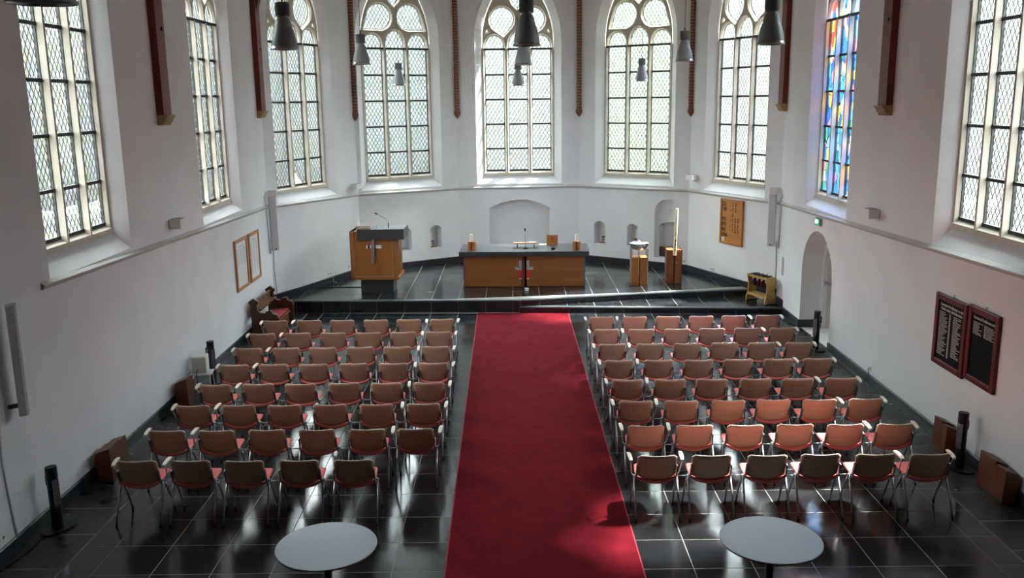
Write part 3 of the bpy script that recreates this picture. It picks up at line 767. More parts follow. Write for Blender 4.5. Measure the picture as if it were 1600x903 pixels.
# ------------------------------------------------------------------ altar
AZ = .28
AL = thing('altar', 'oak altar table with charcoal stone top and split cross', 'altar', (.225, 21.14, AZ), R(-2.1))
MB().box(-1.51, 1.51, -.62, .56, .745, .855).build('tabletop', SLAB, AL, bevel=.006)
for s in (-1, 1):
    x0, x1 = (s*.06, s*1.39) if s > 0 else (s*1.39, s*.06)
    for i in range(4):
        MB().box(x0, x1, -.50, -.47, .012+.18*i, .012+.18*(i+1)-.002).build('panel', OAKH, AL)
    MB().box(min(s*1.39, s*1.425), max(s*1.39, s*1.425), -.505, .46, .0, .745).build('end_panel', STEEL if 0 else ALUD, AL)
    MB().box(min(0, s*1.39), max(0, s*1.39), .44, .46, .0, .745).build('back_panel', OAKH, AL)
MB().box(-.045, .012, -.515, -.46, .0, .745).build('centre_post', OAKD, AL)
for s in (-1, 1):
    MB().box(min(s*.055, s*.122), max(s*.055, s*.122), -.512, -.499, .40, .63).build('cross_bar', SILVERACC, AL)
    MB().box(min(s*.055, s*.122), max(s*.055, s*.122), -.514, -.499, .205, .40).build('cross_bar', REDACC, AL)
    MB().box(min(s*.055, s*.122), max(s*.055, s*.122), -.514, -.499, .19, .205).build('cross_bar', WHITEP, AL)
    MB().box(min(s*.122, s*.21), max(s*.122, s*.21), -.512, -.499, .43, .475).build('cross_bar', SILVERACC, AL)
    MB().box(min(s*.122, s*.21), max(s*.122, s*.21), -.514, -.499, .418, .43).build('cross_bar', WHITEP, AL)
TOPZ = AZ+.855
def candle_block(x, y, z, label):
    t = thing('candle_holder', label, 'candle holder', (x, y, z), R(-2), 'wooden candle holders on the altar')
    for s in (-1, 1):
        a0 = -math.pi/2+.16 if s > 0 else math.pi/2+.16
        vs = [(.095*math.cos(a0+(math.pi-.32)*i/12), .095*math.sin(a0+(math.pi-.32)*i/12)) for i in range(13)]
        MB().prism(vs, 0, .205, lambda a, b, d: (a, b, d)).build('half_block', OAK, t, bevel=.003)
        MB().tube([(s*.035, -.088, .105), (s*.05, -.098, .105)], .006, 6).build('peg', STEEL, t)
    c = thing('candle', label.replace('wooden block holding', 'white pillar candle standing in the wooden block with').replace('a white candle, ', ''), 'candle', (x, y, z), 0, 'white candles on the altar')
    return c
def candle(x, y, z, r, h, label, mt=WAX, grp='white candles on the altar'):
    t = thing('candle', label, 'candle', (x, y, z), 0, grp)
    MB().lathe([(r, 0), (r, h-.004), (r*.82, h), (r*.5, h-.008), (0, h-.012)], 16).build('wax', mt, t, auto=True)
    MB().tube([(0, 0, h-.015), (.002, 0, h+.012)], .0025, 5).build('wick', BLACK, t)
    return t
def holder(x, y, z, label):
    t = thing('candle_holder', label, 'candle holder', (x, y, z), R(-2), 'wooden candle holders on the altar')
    for s in (-1, 1):
        a0 = -math.pi/2+.12 if s > 0 else math.pi/2+.12
        vs = [(.033*math.cos(a0+(math.pi-.24)*i/10), .033*math.sin(a0+(math.pi-.24)*i/10)) for i in range(10, -1, -1)] + [(.097*math.cos(a0+(math.pi-.24)*i/12), .097*math.sin(a0+(math.pi-.24)*i/12)) for i in range(13)]
        MB().prism(vs, 0, .20, lambda a, b, d: (a, b, d)).build('half_block', OAK, t)
        MB().tube([(s*.04, -.085, .105), (s*.045, -.104, .105)], .007, 6).build('peg', STEEL, t)
    MB().lathe([(0, 0), (.034, 0), (.034, .03), (0, .03)], 12).build('cup', OAKD, t)
    return t
pL, pR = atZ(737, 391, TOPZ), atZ(901, 390.5, TOPZ)
for p_, side in ((pL, 'lectern'), (pR, 'font')):
    holder(p_.x, p_.y+.05, TOPZ, 'split wooden candle block at the %s end of the altar' % side)
    candle(p_.x, p_.y+.05, TOPZ+.03, .031, .335, 'white pillar candle in the wooden block at the altar\'s %s end' % side)
# microphone on the altar
p_ = atZ(821, 389, TOPZ)
MIC = thing('altar_microphone', 'slim black gooseneck microphone on the altar', 'microphone', (p_.x, p_.y, TOPZ))
for k_ in range(3):
    a = R(90+120*k_); MB().tube([(0, 0, .04), (.07*math.cos(a), .07*math.sin(a), .004)], .008, 6).build('foot', BLACK, MIC)
MB().lathe([(.02, 0), (.02, .03), (.012, .05), (0, .05)], 12).build('socket', BLACK, MIC)
MB().tube([(0, 0, .04), (0, 0, .2), (-.004, -.01, .36), (-.006, -.03, .44)], .006, 8).build('gooseneck', STEEL, MIC, smooth=True)
MB().tube([(-.006, -.03, .43), (-.006, -.035, .445), (-.006, -.05, .50)], [.012, .02, .017], 10).build('capsule', BLACK, MIC, smooth=True)
# wooden book rest on the altar
p0 = atZ(803, 387, TOPZ)
BR = thing('book_rest', 'low wooden book rest on thin legs on the altar', 'book rest', (.255, 21.20, TOPZ), R(-2))
MB().box(-.29, .29, -.10, .10, .088, .108).build('board', OAK, BR, bevel=.003)
for s in (-1, 1):
    for yy in (-.07, .07): MB().box(s*.20-.009, s*.20+.009, yy-.009, yy+.009, 0, .088).build('leg', OAKD, BR)
PB = MB().box(-.07, .075, -.05, .07, 0, .014).build('booklet', PAPER, None, loc=(.40, 21.18, TOPZ+.108)); tag(PB, 'pale booklet lying on the altar book rest', 'booklet')
# tilted wooden reading board at the back of the altar
q = atZ(862, 384, TOPZ)
RB_ = thing('reading_board', 'tilted oak reading board with a small cross, on the altar', 'reading stand', (.90, 21.52, TOPZ+.0025), R(-8))
Mx = Matrix.Translation((0, 0, .0)) @ Matrix.Rotation(R(-14), 4, 'X')
MB().box(-.135, .135, -.010, .010, 0, .225, Mx).build('board', OAK, RB_)
MB().box(-.006, .006, -.0135, -.009, .07, .15, Mx).build('cross', BLACK, RB_); MB().box(-.03, .03, -.0135, -.009, .135, .147, Mx).build('cross', BLACK, RB_)
MB().box(-.135, .135, -.06, .01, 0, .012).build('ledge', OAK, RB_)
tag(MB().box(-.09, .09, -.06, .06, 0, .004).build('sheet', PAPER, None, loc=(.68, 21.55, TOPZ)), 'white sheet of paper beside the reading board', 'paper')
q = atZ(864, 390, TOPZ)
CP = thing('cup', 'small black cup with a ring handle on the altar', 'cup', (q.x, q.y, TOPZ))
MB().lathe([(0, .0), (.032, 0), (.042, .02), (.044, .05), (.039, .05), (.036, .015), (0, .012)], 16).build('bowl', BLACK, CP, auto=True)
MB().tube([(.04+.025*math.sin(math.pi*i/8), 0, .008+.036*i/8) for i in range(9)], .004, 6).build('handle', BLACK, CP, smooth=True)
# floor socket and thin steel strips on the dais
q = atZ(823, 454, AZ); tag(MB().box(-.045, .045, -.04, .04, 0, .06).build('floor_socket', WHITEP, None, loc=(q.x, q.y, AZ), bevel=.005), 'small white floor socket at the foot of the altar', 'socket')
q = atZ(812, 455.5, AZ); tag(MB().box(-.11, .11, -.02, .02, 0, .004).build('floor_strip', STEEL, None, loc=(q.x-.04, q.y, AZ)), 'thin steel floor plate beside the white floor socket', 'floor plate')
q = atZ(673, 456.5, AZ); tag(MB().box(-.06, .06, -.02, .02, 0, .004).build('floor_strip', STEEL, None, loc=(q.x, q.y, AZ)), 'thin steel floor plate between lectern and altar', 'floor plate')

# ------------------------------------------------------------------ lectern
LE = thing('lectern', 'tall oak lectern with charcoal slab top and steel cross', 'lectern', (-3.20, 20.10, AZ), R(-1.5))
MB().box(-.35, .40, .12, .62, 0, .335).build('plinth', SLAB, LE)
MB().box(-.54, .52, .02, .80, .32, 1.30).build('body', OAK, LE)
MB().box(-.54, -.44, .0, .83, .32, 1.43).build('side_frame', OAK, LE, bevel=.004); MB().box(.42, .52, .0, .83, .32, 1.30).build('side_frame', OAK, LE, bevel=.004)
MB().box(-.54, .55, .0, .86, .32, .385).build('bottom_rail', OAK, LE, bevel=.004)
MB().box(-.54, -.30, .02, .80, 1.30, 1.43).build('upper_box', OAK, LE)
for (a, b, c, d) in ((-.455, -.447, .39, 1.27), (.415, .423, .39, 1.27)): MB().box(a, b, -.003, .01, c, d).build('inlay', SILVERACC, LE)
MB().box(-.447, .415, -.003, .01, .39, .397).build('inlay', SILVERACC, LE)
MB().box(-.35, .71, -.10, .62, 1.255, 1.49).build('slab_top', SLAB, LE, bevel=.004)
MB().box(.25, .69, -.08, .60, 1.488, 1.493).build('slab_inset', SLAB, LE)
Mx = Matrix.Translation((-.015, -.035, .98)) @ Matrix.Rotation(R(3), 4, 'Y')
MB().box(-.035, .035, -.02, .02, -.28, .28, Mx).build('cross_upright', STEEL, LE)
for (a, b, mt) in ((-.165, -.135, WHITEP), (-.135, -.085, REDBOARD), (-.085, -.055, WHITEP), (.05, .175, WHITEP)):
    MB().box(a, b, -.012, .01, 1.045, 1.115).build('cross_arm', mt, LE)
BK = thing('book', 'thick closed brown book with pale page edges on the lectern', 'book', (-3.42, 20.20, AZ+1.49), R(4))
MB().box(-.16, .16, -.11, .11, .006, .052).build('pages', mat('page_edges', (206, 186, 140), .8), BK)
for z in (0, .052): MB().box(-.165, .165, -.115, .115, z, z+.007).build('cover', BOOKBR, BK)
for px in (588, 598.5):
    tag(MB().tube([(0, 0, 0), (0, 0, .07)], .007, 6).build('pin', STEEL, None, loc=(-3.12 if px < 590 else -2.97, 20.16, AZ+1.49)), 'thin steel pin on the lectern slab nearer the %s' % ('book' if px < 590 else 'microphone'), 'pin', 'steel pins on the lectern')
LM = thing('lectern_microphone', 'black gooseneck microphone bending over the lectern', 'microphone', (-2.86, 20.22, AZ+1.49))
MB().tube([(0, 0, 0), (0, 0, .12)], .011, 10).build('base_tube', BLACK, LM)
MB().tube([(0, 0, .1), (-.005, 0, .16), (-.05, -.005, .205), (-.15, -.015, .265), (-.25, -.02, .325)], .005, 8).build('gooseneck', BLACK, LM, smooth=True)
MB().tube([(-.24, -.02, .318), (-.255, -.022, .328), (-.295, -.028, .352)], [.01, .019, .016], 10).build('capsule', BLACK, LM, smooth=True)

# ------------------------------------------------------------------ font and paschal candle
FT = thing('baptismal_font', 'baptismal font, steel bowl on split oak pillar', 'font', (2.905, 20.80, AZ), R(-3))
for s in (-1, 1):
    MB().box(min(s*.012, s*.185), max(s*.012, s*.185), -.19, .19, .0, .665).build('half_pillar', OAK, FT, bevel=.004)
    for yy in (-.185, .165): MB().box(min(s*.165, s*.20), max(s*.165, s*.20), yy, yy+.02, 0, .875).build('corner_post', SILVERACC, FT)
    MB().tube([(s*.06, -.19, .42), (s*.06, -.215, .42)], .01, 8).build('peg', STEEL, FT)
MB().box(-.03, -.012, -.20, -.17, .25, .675).build('inlay', PINE, FT)
MB().tube([(0, 0, .66), (0, 0, .82)], .015, 8).build('stem', STEEL, FT)
MB().lathe([(0, .80), (.08, .81), (.15, .845), (.20, .90), (.222, .965), (.228, .985), (.205, .99), (.19, .965), (.12, .93), (0, .92)], 28).build('bowl', STEEL, FT, auto=True)
MB().lathe([(.19, .975), (.17, .985), (.09, .985), (.05, 1.0), (.03, 1.03), (0, 1.04)], 24).build('lid', STEEL, FT, auto=True)
CS = thing('candle_stand', 'split oak pillar stand with a tall Easter candle', 'candle stand', (3.75, 20.99, AZ), R(-3))
for s in (-1, 1):
    MB().box(min(s*.016, s*.165), max(s*.016, s*.165), -.18, .18, 0, .80).build('half_pillar', mat('stand_oak', (134, 78, 42), .42, noise=.16, scale=5, stretch=(1, 1, .12)), CS, bevel=.004)
    MB().box(min(s*.165, s*.18), max(s*.165, s*.18), -.185, .185, 0, .805).build('side_plate', OAKD, CS)
    MB().tube([(s*.055, -.18, .50), (s*.055, -.205, .50)], .011, 8).build('peg', STEEL, CS)
MB().box(-.016, .016, -.15, .15, 0, .66).build('core', OAKD, CS)
PC = thing('easter_candle', 'tall cream Easter candle with painted motifs in oak stand', 'candle', (3.735, 20.772, AZ+.68), 0)
PC.rotation_euler = (0, R(1.6), 0)
MB().lathe([(.0, 0), (.038, 0), (.038, 1.09), (.032, 1.10), (0, 1.09)], 16).build('wax', WAXY, PC, auto=True)
for z0, z1, a, mt in ((.33, .36, .9, OAKD), (.12, .145, 1.2, mat('leaf_green', (84, 110, 60), .7)), (.22, .30, .5, REDBOARD), (.30, .40, .22, REDBOARD), (.17, .25, -.5, REDBOARD), (.46, .56, .1, BRASS)):
    MB().lathe([(.0388, z0), (.0388, z1)], 6, arc=(-math.pi/2-a*.5-.1, -math.pi/2+a*.5)).build('motif', mt, PC)
MB().tube([(0, 0, 1.085), (0, 0, 1.115)], .003, 5).build('wick', BLACK, PC)
CS2 = MB().box(-.045, .045, -.06, -.0, 0, .02).build('candle_ledge', OAKD, CS, loc=(-.012, -.18, .66))

# ------------------------------------------------------------------ niche candlesticks and books
def candlestick(fk, s, z, dep, label):
    f = F[fk]; t = thing('candlestick', label, 'candlestick', f.p(s, z, dep), f.rz, 'brass candlesticks in wall niches')
    MB().box(-.085, .085, -.06, .06, 0, .02).build('wooden_foot', OAK, t)
    MB().tube([(0, 0, .02), (0, 0, .15)], .010, 8).build('stem', BRASS, t)
    MB().lathe([(0, .145), (.05, .15), (.055, .165), (.02, .17), (.016, .19), (0, .19)], 14).build('drip_pan', BRASS, t, auto=True)
    MB().box(-.055, .055, -.006, .006, .085, .10).build('cross_arm', BRASS, t)
    MB().tube([(0, 0, .18), (0, 0, .43)], .013, 10).build('candle', WAX, t)
candlestick('B', 2.09, .74, .14, 'brass candlestick with white candle in the niche behind the lectern')
candlestick('D', .655, .78, .17, 'brass candlestick with white candle in niche nearest the altar')
candlestick('D', 1.625, .79, .17, 'brass candlestick with white candle in niche behind the font')
for i in range(9):
    f = F['D']; h = .26+random.uniform(-.012, .012); s = 2.335+i*.058
    b = thing('hymn_book', 'worn brown hymnal, %s from the altar side in the niche row' % (ORD+['ninth'])[i], 'book', f.p(s, .56, .17), f.rz, 'brown hymnals in the niche')
    MB().box(-.025, .025, 0, .18, 0, h).build('cover', BOOKBR, b, bevel=.004)
    MB().box(-.018, .018, -.0005, .17, h-.004, h+.001).build('pages', mat('page_edges', (206, 186, 140), .8), b)
    for zz in (.06, .13, .20): MB().box(-.0255, .0255, -.002, .01, zz, zz+.008).build('spine_band', BOOKGD, b)

# ------------------------------------------------------------------ hymn board
f = F['E']
HB = thing('hymn_board', 'oak hymn board with dark sliding numbers on the apse wall', 'sign board', f.p(1.74, 1.20), f.rz)
MB().box(-.41, .41, -.035, -.0, 0, 1.05).build('backboard', HYMNOAK, HB)
for (a, b, c, d) in ((-.41, -.36, 0, 1.05), (.36, .41, 0, 1.05), (-.36, .36, 0, .045), (-.36, .36, 1.005, 1.05)): MB().box(a, b, -.055, -.03, c, d).build('frame_rail', HYMNOAK, HB, bevel=.003)
lines = ['221 : 1 3', '138 : 1 2', '       : 3', '975 : 1 2 3', '970 : 1 2 3', '942 : 1 2 3', '1006 :', '         :']
for i, tx in enumerate(lines):
    z = 1.0-.12*(i+1)
    MB().box(-.36, .36, -.042, -.034, z-.012, z+.0).build('ledge', HYMNOAK, HB)
    a, b = (tx.split(':')+[''])[:2]
    if a.strip(): text('digits', a.strip(), .128, HYMNDK, HB, (-.35, -.0375, z+.012), xs=.86, bold=.004)
    text('digits', ':', .11, HYMNDK, HB, (-.045, -.0375, z+.012), xs=.8, bold=.004)
    if b.strip():
        for j, ch in enumerate(b.split()): text('digits', ch, .128, HYMNDK, HB, (.02+j*.10, -.0375, z+.012), xs=.86, bold=.004)
MB().box(-.345, -.235, -.042, -.036, .055, .145).build('white_card', PAPER, HB); text('digits', 'H', .09, INK, HB, (-.322, -.043, .068), xs=.9)

# ------------------------------------------------------------------ framed lists (left nave wall)
f = F['L']
for i, (s0, s1, lab) in enumerate(((8.78, 9.58, 'oak-framed list of small print, farther from the pew'), (9.70, 10.44, 'oak-framed list of small print, nearer the pew'))):
    t = thing('framed_list', lab, 'framed list', f.p((s0+s1)/2, 1.04), f.rz, 'two framed lists side by side')
    hw = (s1-s0)/2; H = .985
    MB().box(-hw, hw, -.02, 0, 0, H).build('backing', PAPER, t)
    for (a, b, c, d) in ((-hw, -hw+.06, 0, H), (hw-.06, hw, 0, H), (-hw+.06, hw-.06, 0, .06), (-hw+.06, hw-.06, H-.06, H)): MB().box(a, b, -.04, -.005, c, d).build('frame_rail', LIGHTOAK, t, bevel=.003)
    mb = MB(); n = 16 if i == 0 else 30
    mb.box(-.16, .16, -.0215, -.02, H-.155, H-.145)
    for r_ in range(n):
        z = H-.20-r_*.021
        for c0 in (-.25, -.06, .13):
            wd = random.uniform(.07, .15); mb.box(c0, c0+wd, -.0212, -.02, z, z+.006)
    tag(mb.build('print_lines', INK, t), kind='stuff')

# ------------------------------------------------------------------ black name boards (right nave wall)
f = F['R']
for i, (s0, s1, z0_, H, lab) in enumerate(((7.46, 8.31, 1.01, .97, 'oxblood-framed black board filled with white names, nearer the doorway'), (8.345, 9.07, 1.05, .96, 'oxblood-framed black board with few white names, mostly empty'))):
    t = thing('name_board', lab, 'name board', f.p((s0+s1)/2, z0_), f.rz, 'two black name boards')
    hw = (s1-s0)/2
    MB().box(-hw+.02, hw-.02, -.022, 0, .02, H-.02).build('panel', BOARDBK, t)
    for (a, b, c, d) in ((-hw, -hw+.085, 0, H), (hw-.085, hw, 0, H), (-hw+.085, hw-.085, 0, .085), (-hw+.085, hw-.085, H-.085, H)):
        MB().box(a, b, -.045, -.0, c, d).build('frame_rail', REDBOARD, t, bevel=.012)
    MB().tube([(0, -.015, H), (0, -.01, H+.03), (.02, -.005, H+.035)], .004, 6).build('hook', IRON, t)
    if i == 0:
        text('title', 'Gemeente Predikanten te den', .058, CHALK, t, (0, -.0235, H-.155), align='CENTER', xs=.86)
        text('title', 'Haudr sedert de Reformatie', .058, CHALK, t, (0, -.0235, H-.21), align='CENTER', xs=.86)
    else: text('title', 'Gemeente Predikanten verv', .058, CHALK, t, (0, -.0235, H-.155), align='CENTER', xs=.78)
    mb = MB(); top = H-.245 if i == 0 else H-.20
    for col, (c0, n) in enumerate(((-hw+.11, 29 if i == 0 else 8), (.06, 27 if i == 0 else 8))):
        for r_ in range(n):
            z = top-r_*.0205; x = c0; end = c0+random.uniform(.13, .24)
            while x < end: wd = random.uniform(.018, .05); mb.box(x, min(x+wd, end), -.0232, -.022, z, z+.0075); x += wd+.008
            x = c0+.265; mb.box(x, x+.038, -.0232, -.022, z, z+.010)
    tag(mb.build('lettering', CHALK, t), kind='stuff')

# ------------------------------------------------------------------ wall uplights
def uplight(fk, s, z, w_, h, d, label):
    f = F[fk]; t = thing('wall_light', label, 'wall light', f.p(s, z), f.rz, 'white box wall lights')
    MB().box(-w_*.38, w_*.38, -.02, 0, .01, h-.01).build('back_plate', ALUD, t)
    mb = MB(); x0, x1 = -w_/2, w_/2; tk = .006
    mb.box(x0, x1, -d, -d+tk, 0, h); mb.box(x0, x0+tk, -d+tk, -.018, 0, h); mb.box(x1-tk, x1, -d+tk, -.018, 0, h); mb.box(x0+tk, x1-tk, -d+tk, -.018, 0, tk)
    mb.build('shade', WHITEP, t); MB().tube([(x0+.02, -d*.5, h*.6), (x1-.02, -d*.5, h*.6)], .012, 8).build('lamp_tube', PAPER, t)
uplight('L', 5.80, 2.70, .25, .15, .19, 'white box wall light below the red post nearest the framed lists\' far side')
uplight('A', 3.30, 2.46, .26, .13, .19, 'white box wall light under the brick rib beside the lectern')
uplight('E', .22, 2.60, .26, .13, .19, 'white box wall light under the brick rib beside the book niche')
uplight('R', 5.22, 2.68, .25, .15, .19, 'white box wall light below the red post near the name boards')

# ------------------------------------------------------------------ column loudspeakers
def column_speaker(loc, rz, h, label, brk=True):
    t = thing('column_speaker', label, 'loudspeaker', loc, rz, 'grey column loudspeakers')
    poly = [(-.085, .0), (-.085, -.075), (-.065, -.10), (.065, -.10), (.085, -.075), (.085, .0)]
    MB().prism(poly, 0, h, lambda a, b, d: (a, b, d)).build('cabinet', GREYSP, t, bevel=.004)
    MB().box(-.02, .02, -.103, -.098, .025, .045).build('badge', BLACK, t)
    if brk:
        MB().box(-.075, .10, -.07, .03, h, h+.14).build('bracket_box', WHITEP, t, bevel=.005)
        MB().box(-.02, .02, .0, .10, h+.03, h+.09).build('bracket_arm', ALUD, t)
    MB().box(-.02, .02, .0, .09, .08, .12).build('bracket_arm', ALUD, t)
    return t
a = F['A'].p(.02, 1.43, -.06); column_speaker((a.x+.03, a.y, 1.43), F['A'].rz-R(40), 1.17, 'grey column loudspeaker in the corner above the pew')
a = F['E'].p(F['E'].len-.12, 1.39, -.08); column_speaker((a.x-.02, a.y, 1.39), F['E'].rz+R(40), 1.13, 'grey column loudspeaker in the corner above the collection-bag rack')
a = F['L'].p(.90, 1.43, -.09); column_speaker((a.x, a.y, 1.43), F['L'].rz+R(30), 1.17, 'grey column loudspeaker beyond the end of the string course', brk=False)
# cables by the speakers
def cable(pts, r, mt, label): tag(MB().tube(pts, r, 6).build('cable', mt, None, smooth=True), label, 'cable')
fL, fR, fE, fA = F['L'], F['R'], F['E'], F['A']
cable([fL.p(11.30, 2.70, -.012), fL.p(11.12, 2.60, -.012), fL.p(11.17, 2.45, -.03), fL.p(11.17, 2.38, -.05), fL.p(11.2, 2.30, -.012), fL.p(11.33, 1.36, -.012)], .012, CABLE, 'white cable looping down the wall beside the pew speaker')
cable([fA.p(.06, 1.50, -.02), fA.p(.06, 1.0, -.008), fA.p(.10, .45, -.008)], .006, mat('cable_grey', (120, 118, 116), .6), 'thin grey cable from the pew speaker to the dais')
cable([fR.p(.05, 2.62, -.012), fR.p(.14, 2.5, -.012), fR.p(.1, 2.38, -.05), fR.p(.1, 2.28, -.012), fR.p(.03, 1.36, -.012)], .012, CABLE, 'white cable looping down the wall beside the rack speaker')
cable([fE.p(fE.len-.07, 1.45, -.01), fE.p(fE.len-.04, .9, -.008), fE.p(fE.len-.04, .30, -.008)], .006, mat('cable_grey', (120, 118, 116), .6), 'thin grey cable from the rack speaker to the step')
cable([fL.p(.68, 1.55, -.01), fL.p(.62, 1.0, -.01), fL.p(.72, .02, -.01)], .012, CABLE, 'white cable running down the wall near the first black heater')

# ------------------------------------------------------------------ exit sign
f = F['R']
EX = thing('exit_sign', 'small lit green exit sign above the arched doorway', 'exit sign', f.p(2.56, 2.20), f.rz)
MB().box(-.13, .13, -.05, 0, 0, .13).build('housing', mat('sign_housing', (120, 126, 126), .5), EX)
MB().box(-.122, .122, -.053, -.049, .008, .122).build('face', EXITG, EX)
mb = MB(); mb.prism([(.06, .07), (.0, .115), (.0, .085), (-.03, .085), (-.03, .055), (.0, .055), (.0, .025)], -.055, -.052, lambda a, b, d: (a, d, b)); mb.build('arrow', EXITW, EX)
mb = MB(); mb.box(-.085, -.06, -.055, -.052, .06, .10); mb.box(-.08, -.065, -.055, -.052, .10, .115); mb.box(-.10, -.085, -.055, -.052, .03, .07); mb.box(-.06, -.045, -.055, -.052, .03, .07); mb.build('running_figure', EXITW, EX)

# ------------------------------------------------------------------ door in the arched recess
DR = thing('door_1', 'pale painted door with steel push bar in the arched doorway', 'door', f.p(2.52, 0, .57), f.rz, kind='structure')
lp_ = seg_arch(-.74, .74, .005, 1.25, 1.96)
MB().prism(lp_, .0, .05, lambda a, b, d: (a, d, b)).build('leaf', DOORP, DR)
lo = seg_arch(-.80, .80, 0, 1.25, 2.02); li = seg_arch(-.71, .71, 0, 1.25, 1.93); mb = MB()
n = len(lo)
mb.add([(x, -.09, z) for x, z in lo]+[(x, -.09, z) for x, z in li]+[(x, .03, z) for x, z in li], [(i, (i+1) % n, n+(i+1) % n, n+i) for i in range(1, n)]+[(n+i, n+(i+1) % n, 2*n+(i+1) % n, 2*n+i) for i in range(1, n)])
mb.build('door_frame', DOORP, DR)
q0 = f.sz(1286, 428, .50); q1 = f.sz(1300, 444, .50)
MB().box(q0[0]-2.52-.05, q0[0]-2.52+.05, -.10, .0, q0[1]-.16, q0[1]+.10).build('latch_case', ALUD, DR)
MB().box(q0[0]-2.52-.06, .62, -.14, -.09, q0[1]-.14, q0[1]-.09).build('push_bar', ALU, DR)
MB().box(-.86, -.72, -.19, -.172, 0, .16).build('kick_strip', BASEB, DR)
# skirting inside the doorway reveal
MB().prism([(0, 0), (.40, 0), (.40, .16), (0, .16)], 1.645, 1.675, lambda a, b, d: tuple(F['R'].p(d, b, a))).build('baseboard_doorway', BASEB)
tag(bpy.data.objects['baseboard_doorway'], 'dark slate skirting inside the arched doorway', 'skirting', kind='structure')

# ------------------------------------------------------------------ wall posts, corbels and brick ribs
def wall_post(fk, s, label, w_=.32, d=.11, zb=4.42):
    f = F[fk]; t = thing('wall_post', label, 'timber post', f.p(s, zb), f.rz, 'oxblood timber wall posts')
    MB().box(-w_/2, w_/2, -d, 0, 0, ZT-zb).build('post', REDPAINT, t, bevel=.008)
    prof = [(0, -.15), (0, 0), (-d-.05, 0), (-d-.05, -.035), (-d-.02, -.055), (-d-.015, -.09), (-d+.02, -.12), (-d+.02, -.15)]
    MB().prism(prof, -w_/2-.0, w_/2+.0, lambda a, b, dd: (dd, a, b)).build('corbel', CORBEL, t)
    if zb < 5:
        mb = MB(); mb.prism([(-d, 2.4), (-d, 2.0), (-d-.14, 2.5), (-d-.5, 3.4), (-d-.85, 4.4), (-d-.6, 4.5)], -.09, .09, lambda a, b, dd: (dd, a, b)); mb.build('brace', REDPAINT, t)
    MB().tube([(0.05, -d-.02, 1.25), (.05, -d+.01, 1.25)], .03, 8).build('bolt', IRON, t)
wall_post('L', 5.78, 'oxblood timber wall post on a stone corbel, before the two clear nave windows meet')
wall_post('L', 11.22, 'oxblood timber wall post beside the pew-side apse window')
wall_post('R', 5.34, 'oxblood timber wall post between stained glass and plain nave window')
wall_post('R', .0, 'oxblood timber wall post between the hymn-board window and stained glass')
def rib(x, y, nx, ny, zb, label):
    t = thing('brick_rib', label, 'brick rib', (x, y, zb), math.atan2(ny, nx)-math.pi/2, 'slender brick ribs in the apse corners')
    mb = MB(); mm = MB(); H = ZT-zb-.12; n = int(H/.075)
    half = [(.062*math.cos(math.pi+math.pi*i/6), .075*math.sin(math.pi+math.pi*i/6)) for i in range(7)]
    hm = [(a*.93, b*.93) for a, b in half]
    half = [(-.062, .06)]+half+[(.062, .06)]; hm = [(-.058, .06)]+hm+[(.058, .06)]
    for i in range(n):
        z = .12+i*.075; j = random.uniform(-.004, .004)
        mb.prism([(a+j, b) for a, b in half], z+.006, z+.070, lambda a, b, d: (a, b, d))
    mm.prism(hm, .1, ZT-zb, lambda a, b, d: (a, b, d))
    tag(mb.build('bricks', BRICK, t), kind='stuff'); mm.build('mortar', MORTAR, t)
    prof = [(.02, -.07), (.05, -.03), (.08, .02), (.085, .06), (.075, .12)]
    MB().lathe([(0, -.09)]+prof+[(0, .12)], 14).build('corbel', BRICK, t, auto=True)
for (c, a, b, lab) in ((AB, 'A', 'B', 'slender brick rib between the pew-side window and the lectern window'), (BC, 'B', 'C', 'slender brick rib between lectern window and altar window'),
                       (CD, 'C', 'D', 'slender brick rib between altar window and greenish window'), (DE, 'D', 'E', 'slender brick rib between greenish window and hymn-board window')):
    nn = (F[a].n+F[b].n).normalized(); rib(c[0]-nn.x*.03, c[1]-nn.y*.03, nn.x, nn.y, 4.20, lab)

# ------------------------------------------------------------------ pendant lamps
def pendant(px, py, y, label, proto=[None]):
    p_ = atY(px, py, y)
    if proto[0] is None:
        t = thing('pendant_lamp', label, 'pendant lamp', p_, 0, 'grey bell pendant lamps')
        MB().lathe([(.155, .0), (.157, .012), (.145, .018), (.141, .06), (.132, .12), (.117, .18), (.101, .222), (.098, .228), (.096, .245), (.086, .29), (.070, .325), (.052, .345), (.050, .36)], 28).build('shade', LAMPG, t, auto=True)
        MB().lathe([(.156, .004), (.134, .06), (.118, .12), (.09, .19), (.0, .22)], 24).build('reflector', LAMPI, t, smooth=True)
        MB().lathe([(0, .352), (.074, .352), (.074, .365)], 20).build('collar', LAMPD, t, auto=True)
        mb = MB()
        mb.lathe([(.066, .36), (.066, .505), (0, .51)], 24)
        for i in range(24):
            a = 2*math.pi*i/24; Mx = Matrix.Rotation(a, 4, 'Z'); mb.box(.062, .080, -.004, .004, .365, .50, Mx)
        mb.build('driver_fins', LAMPD, t)
        MB().tube([(0, 0, .5), (0, 0, .56)], .010, 8).build('cable_gland', BLACK, t)
        MB().tube([(0, 0, .54), (0, 0, ZT-5.0)], .005, 6).build('cable', BLACK, t)
        MB().lathe([(0, .045), (.035, .05), (.04, .10), (.03, .16), (0, .17)], 14).build('bulb', PAPER, t, smooth=True)
        proto[0] = t
    else:
        t = copy_tree(proto[0]); t.location = p_; t['label'] = label
        for c in t.children:
            if c.name.startswith('cable') and not c.name.startswith('cable_g'): c.scale = (1, 1, (ZT-p_.z)/(ZT-5.0))
    return t
pendant(445, 78, 10.3, 'grey bell pendant lamp over the lectern-side chairs, rearmost chair rows')
pendant(823, 72, 10.3, 'grey bell pendant lamp over the carpet between the rearmost chair rows')
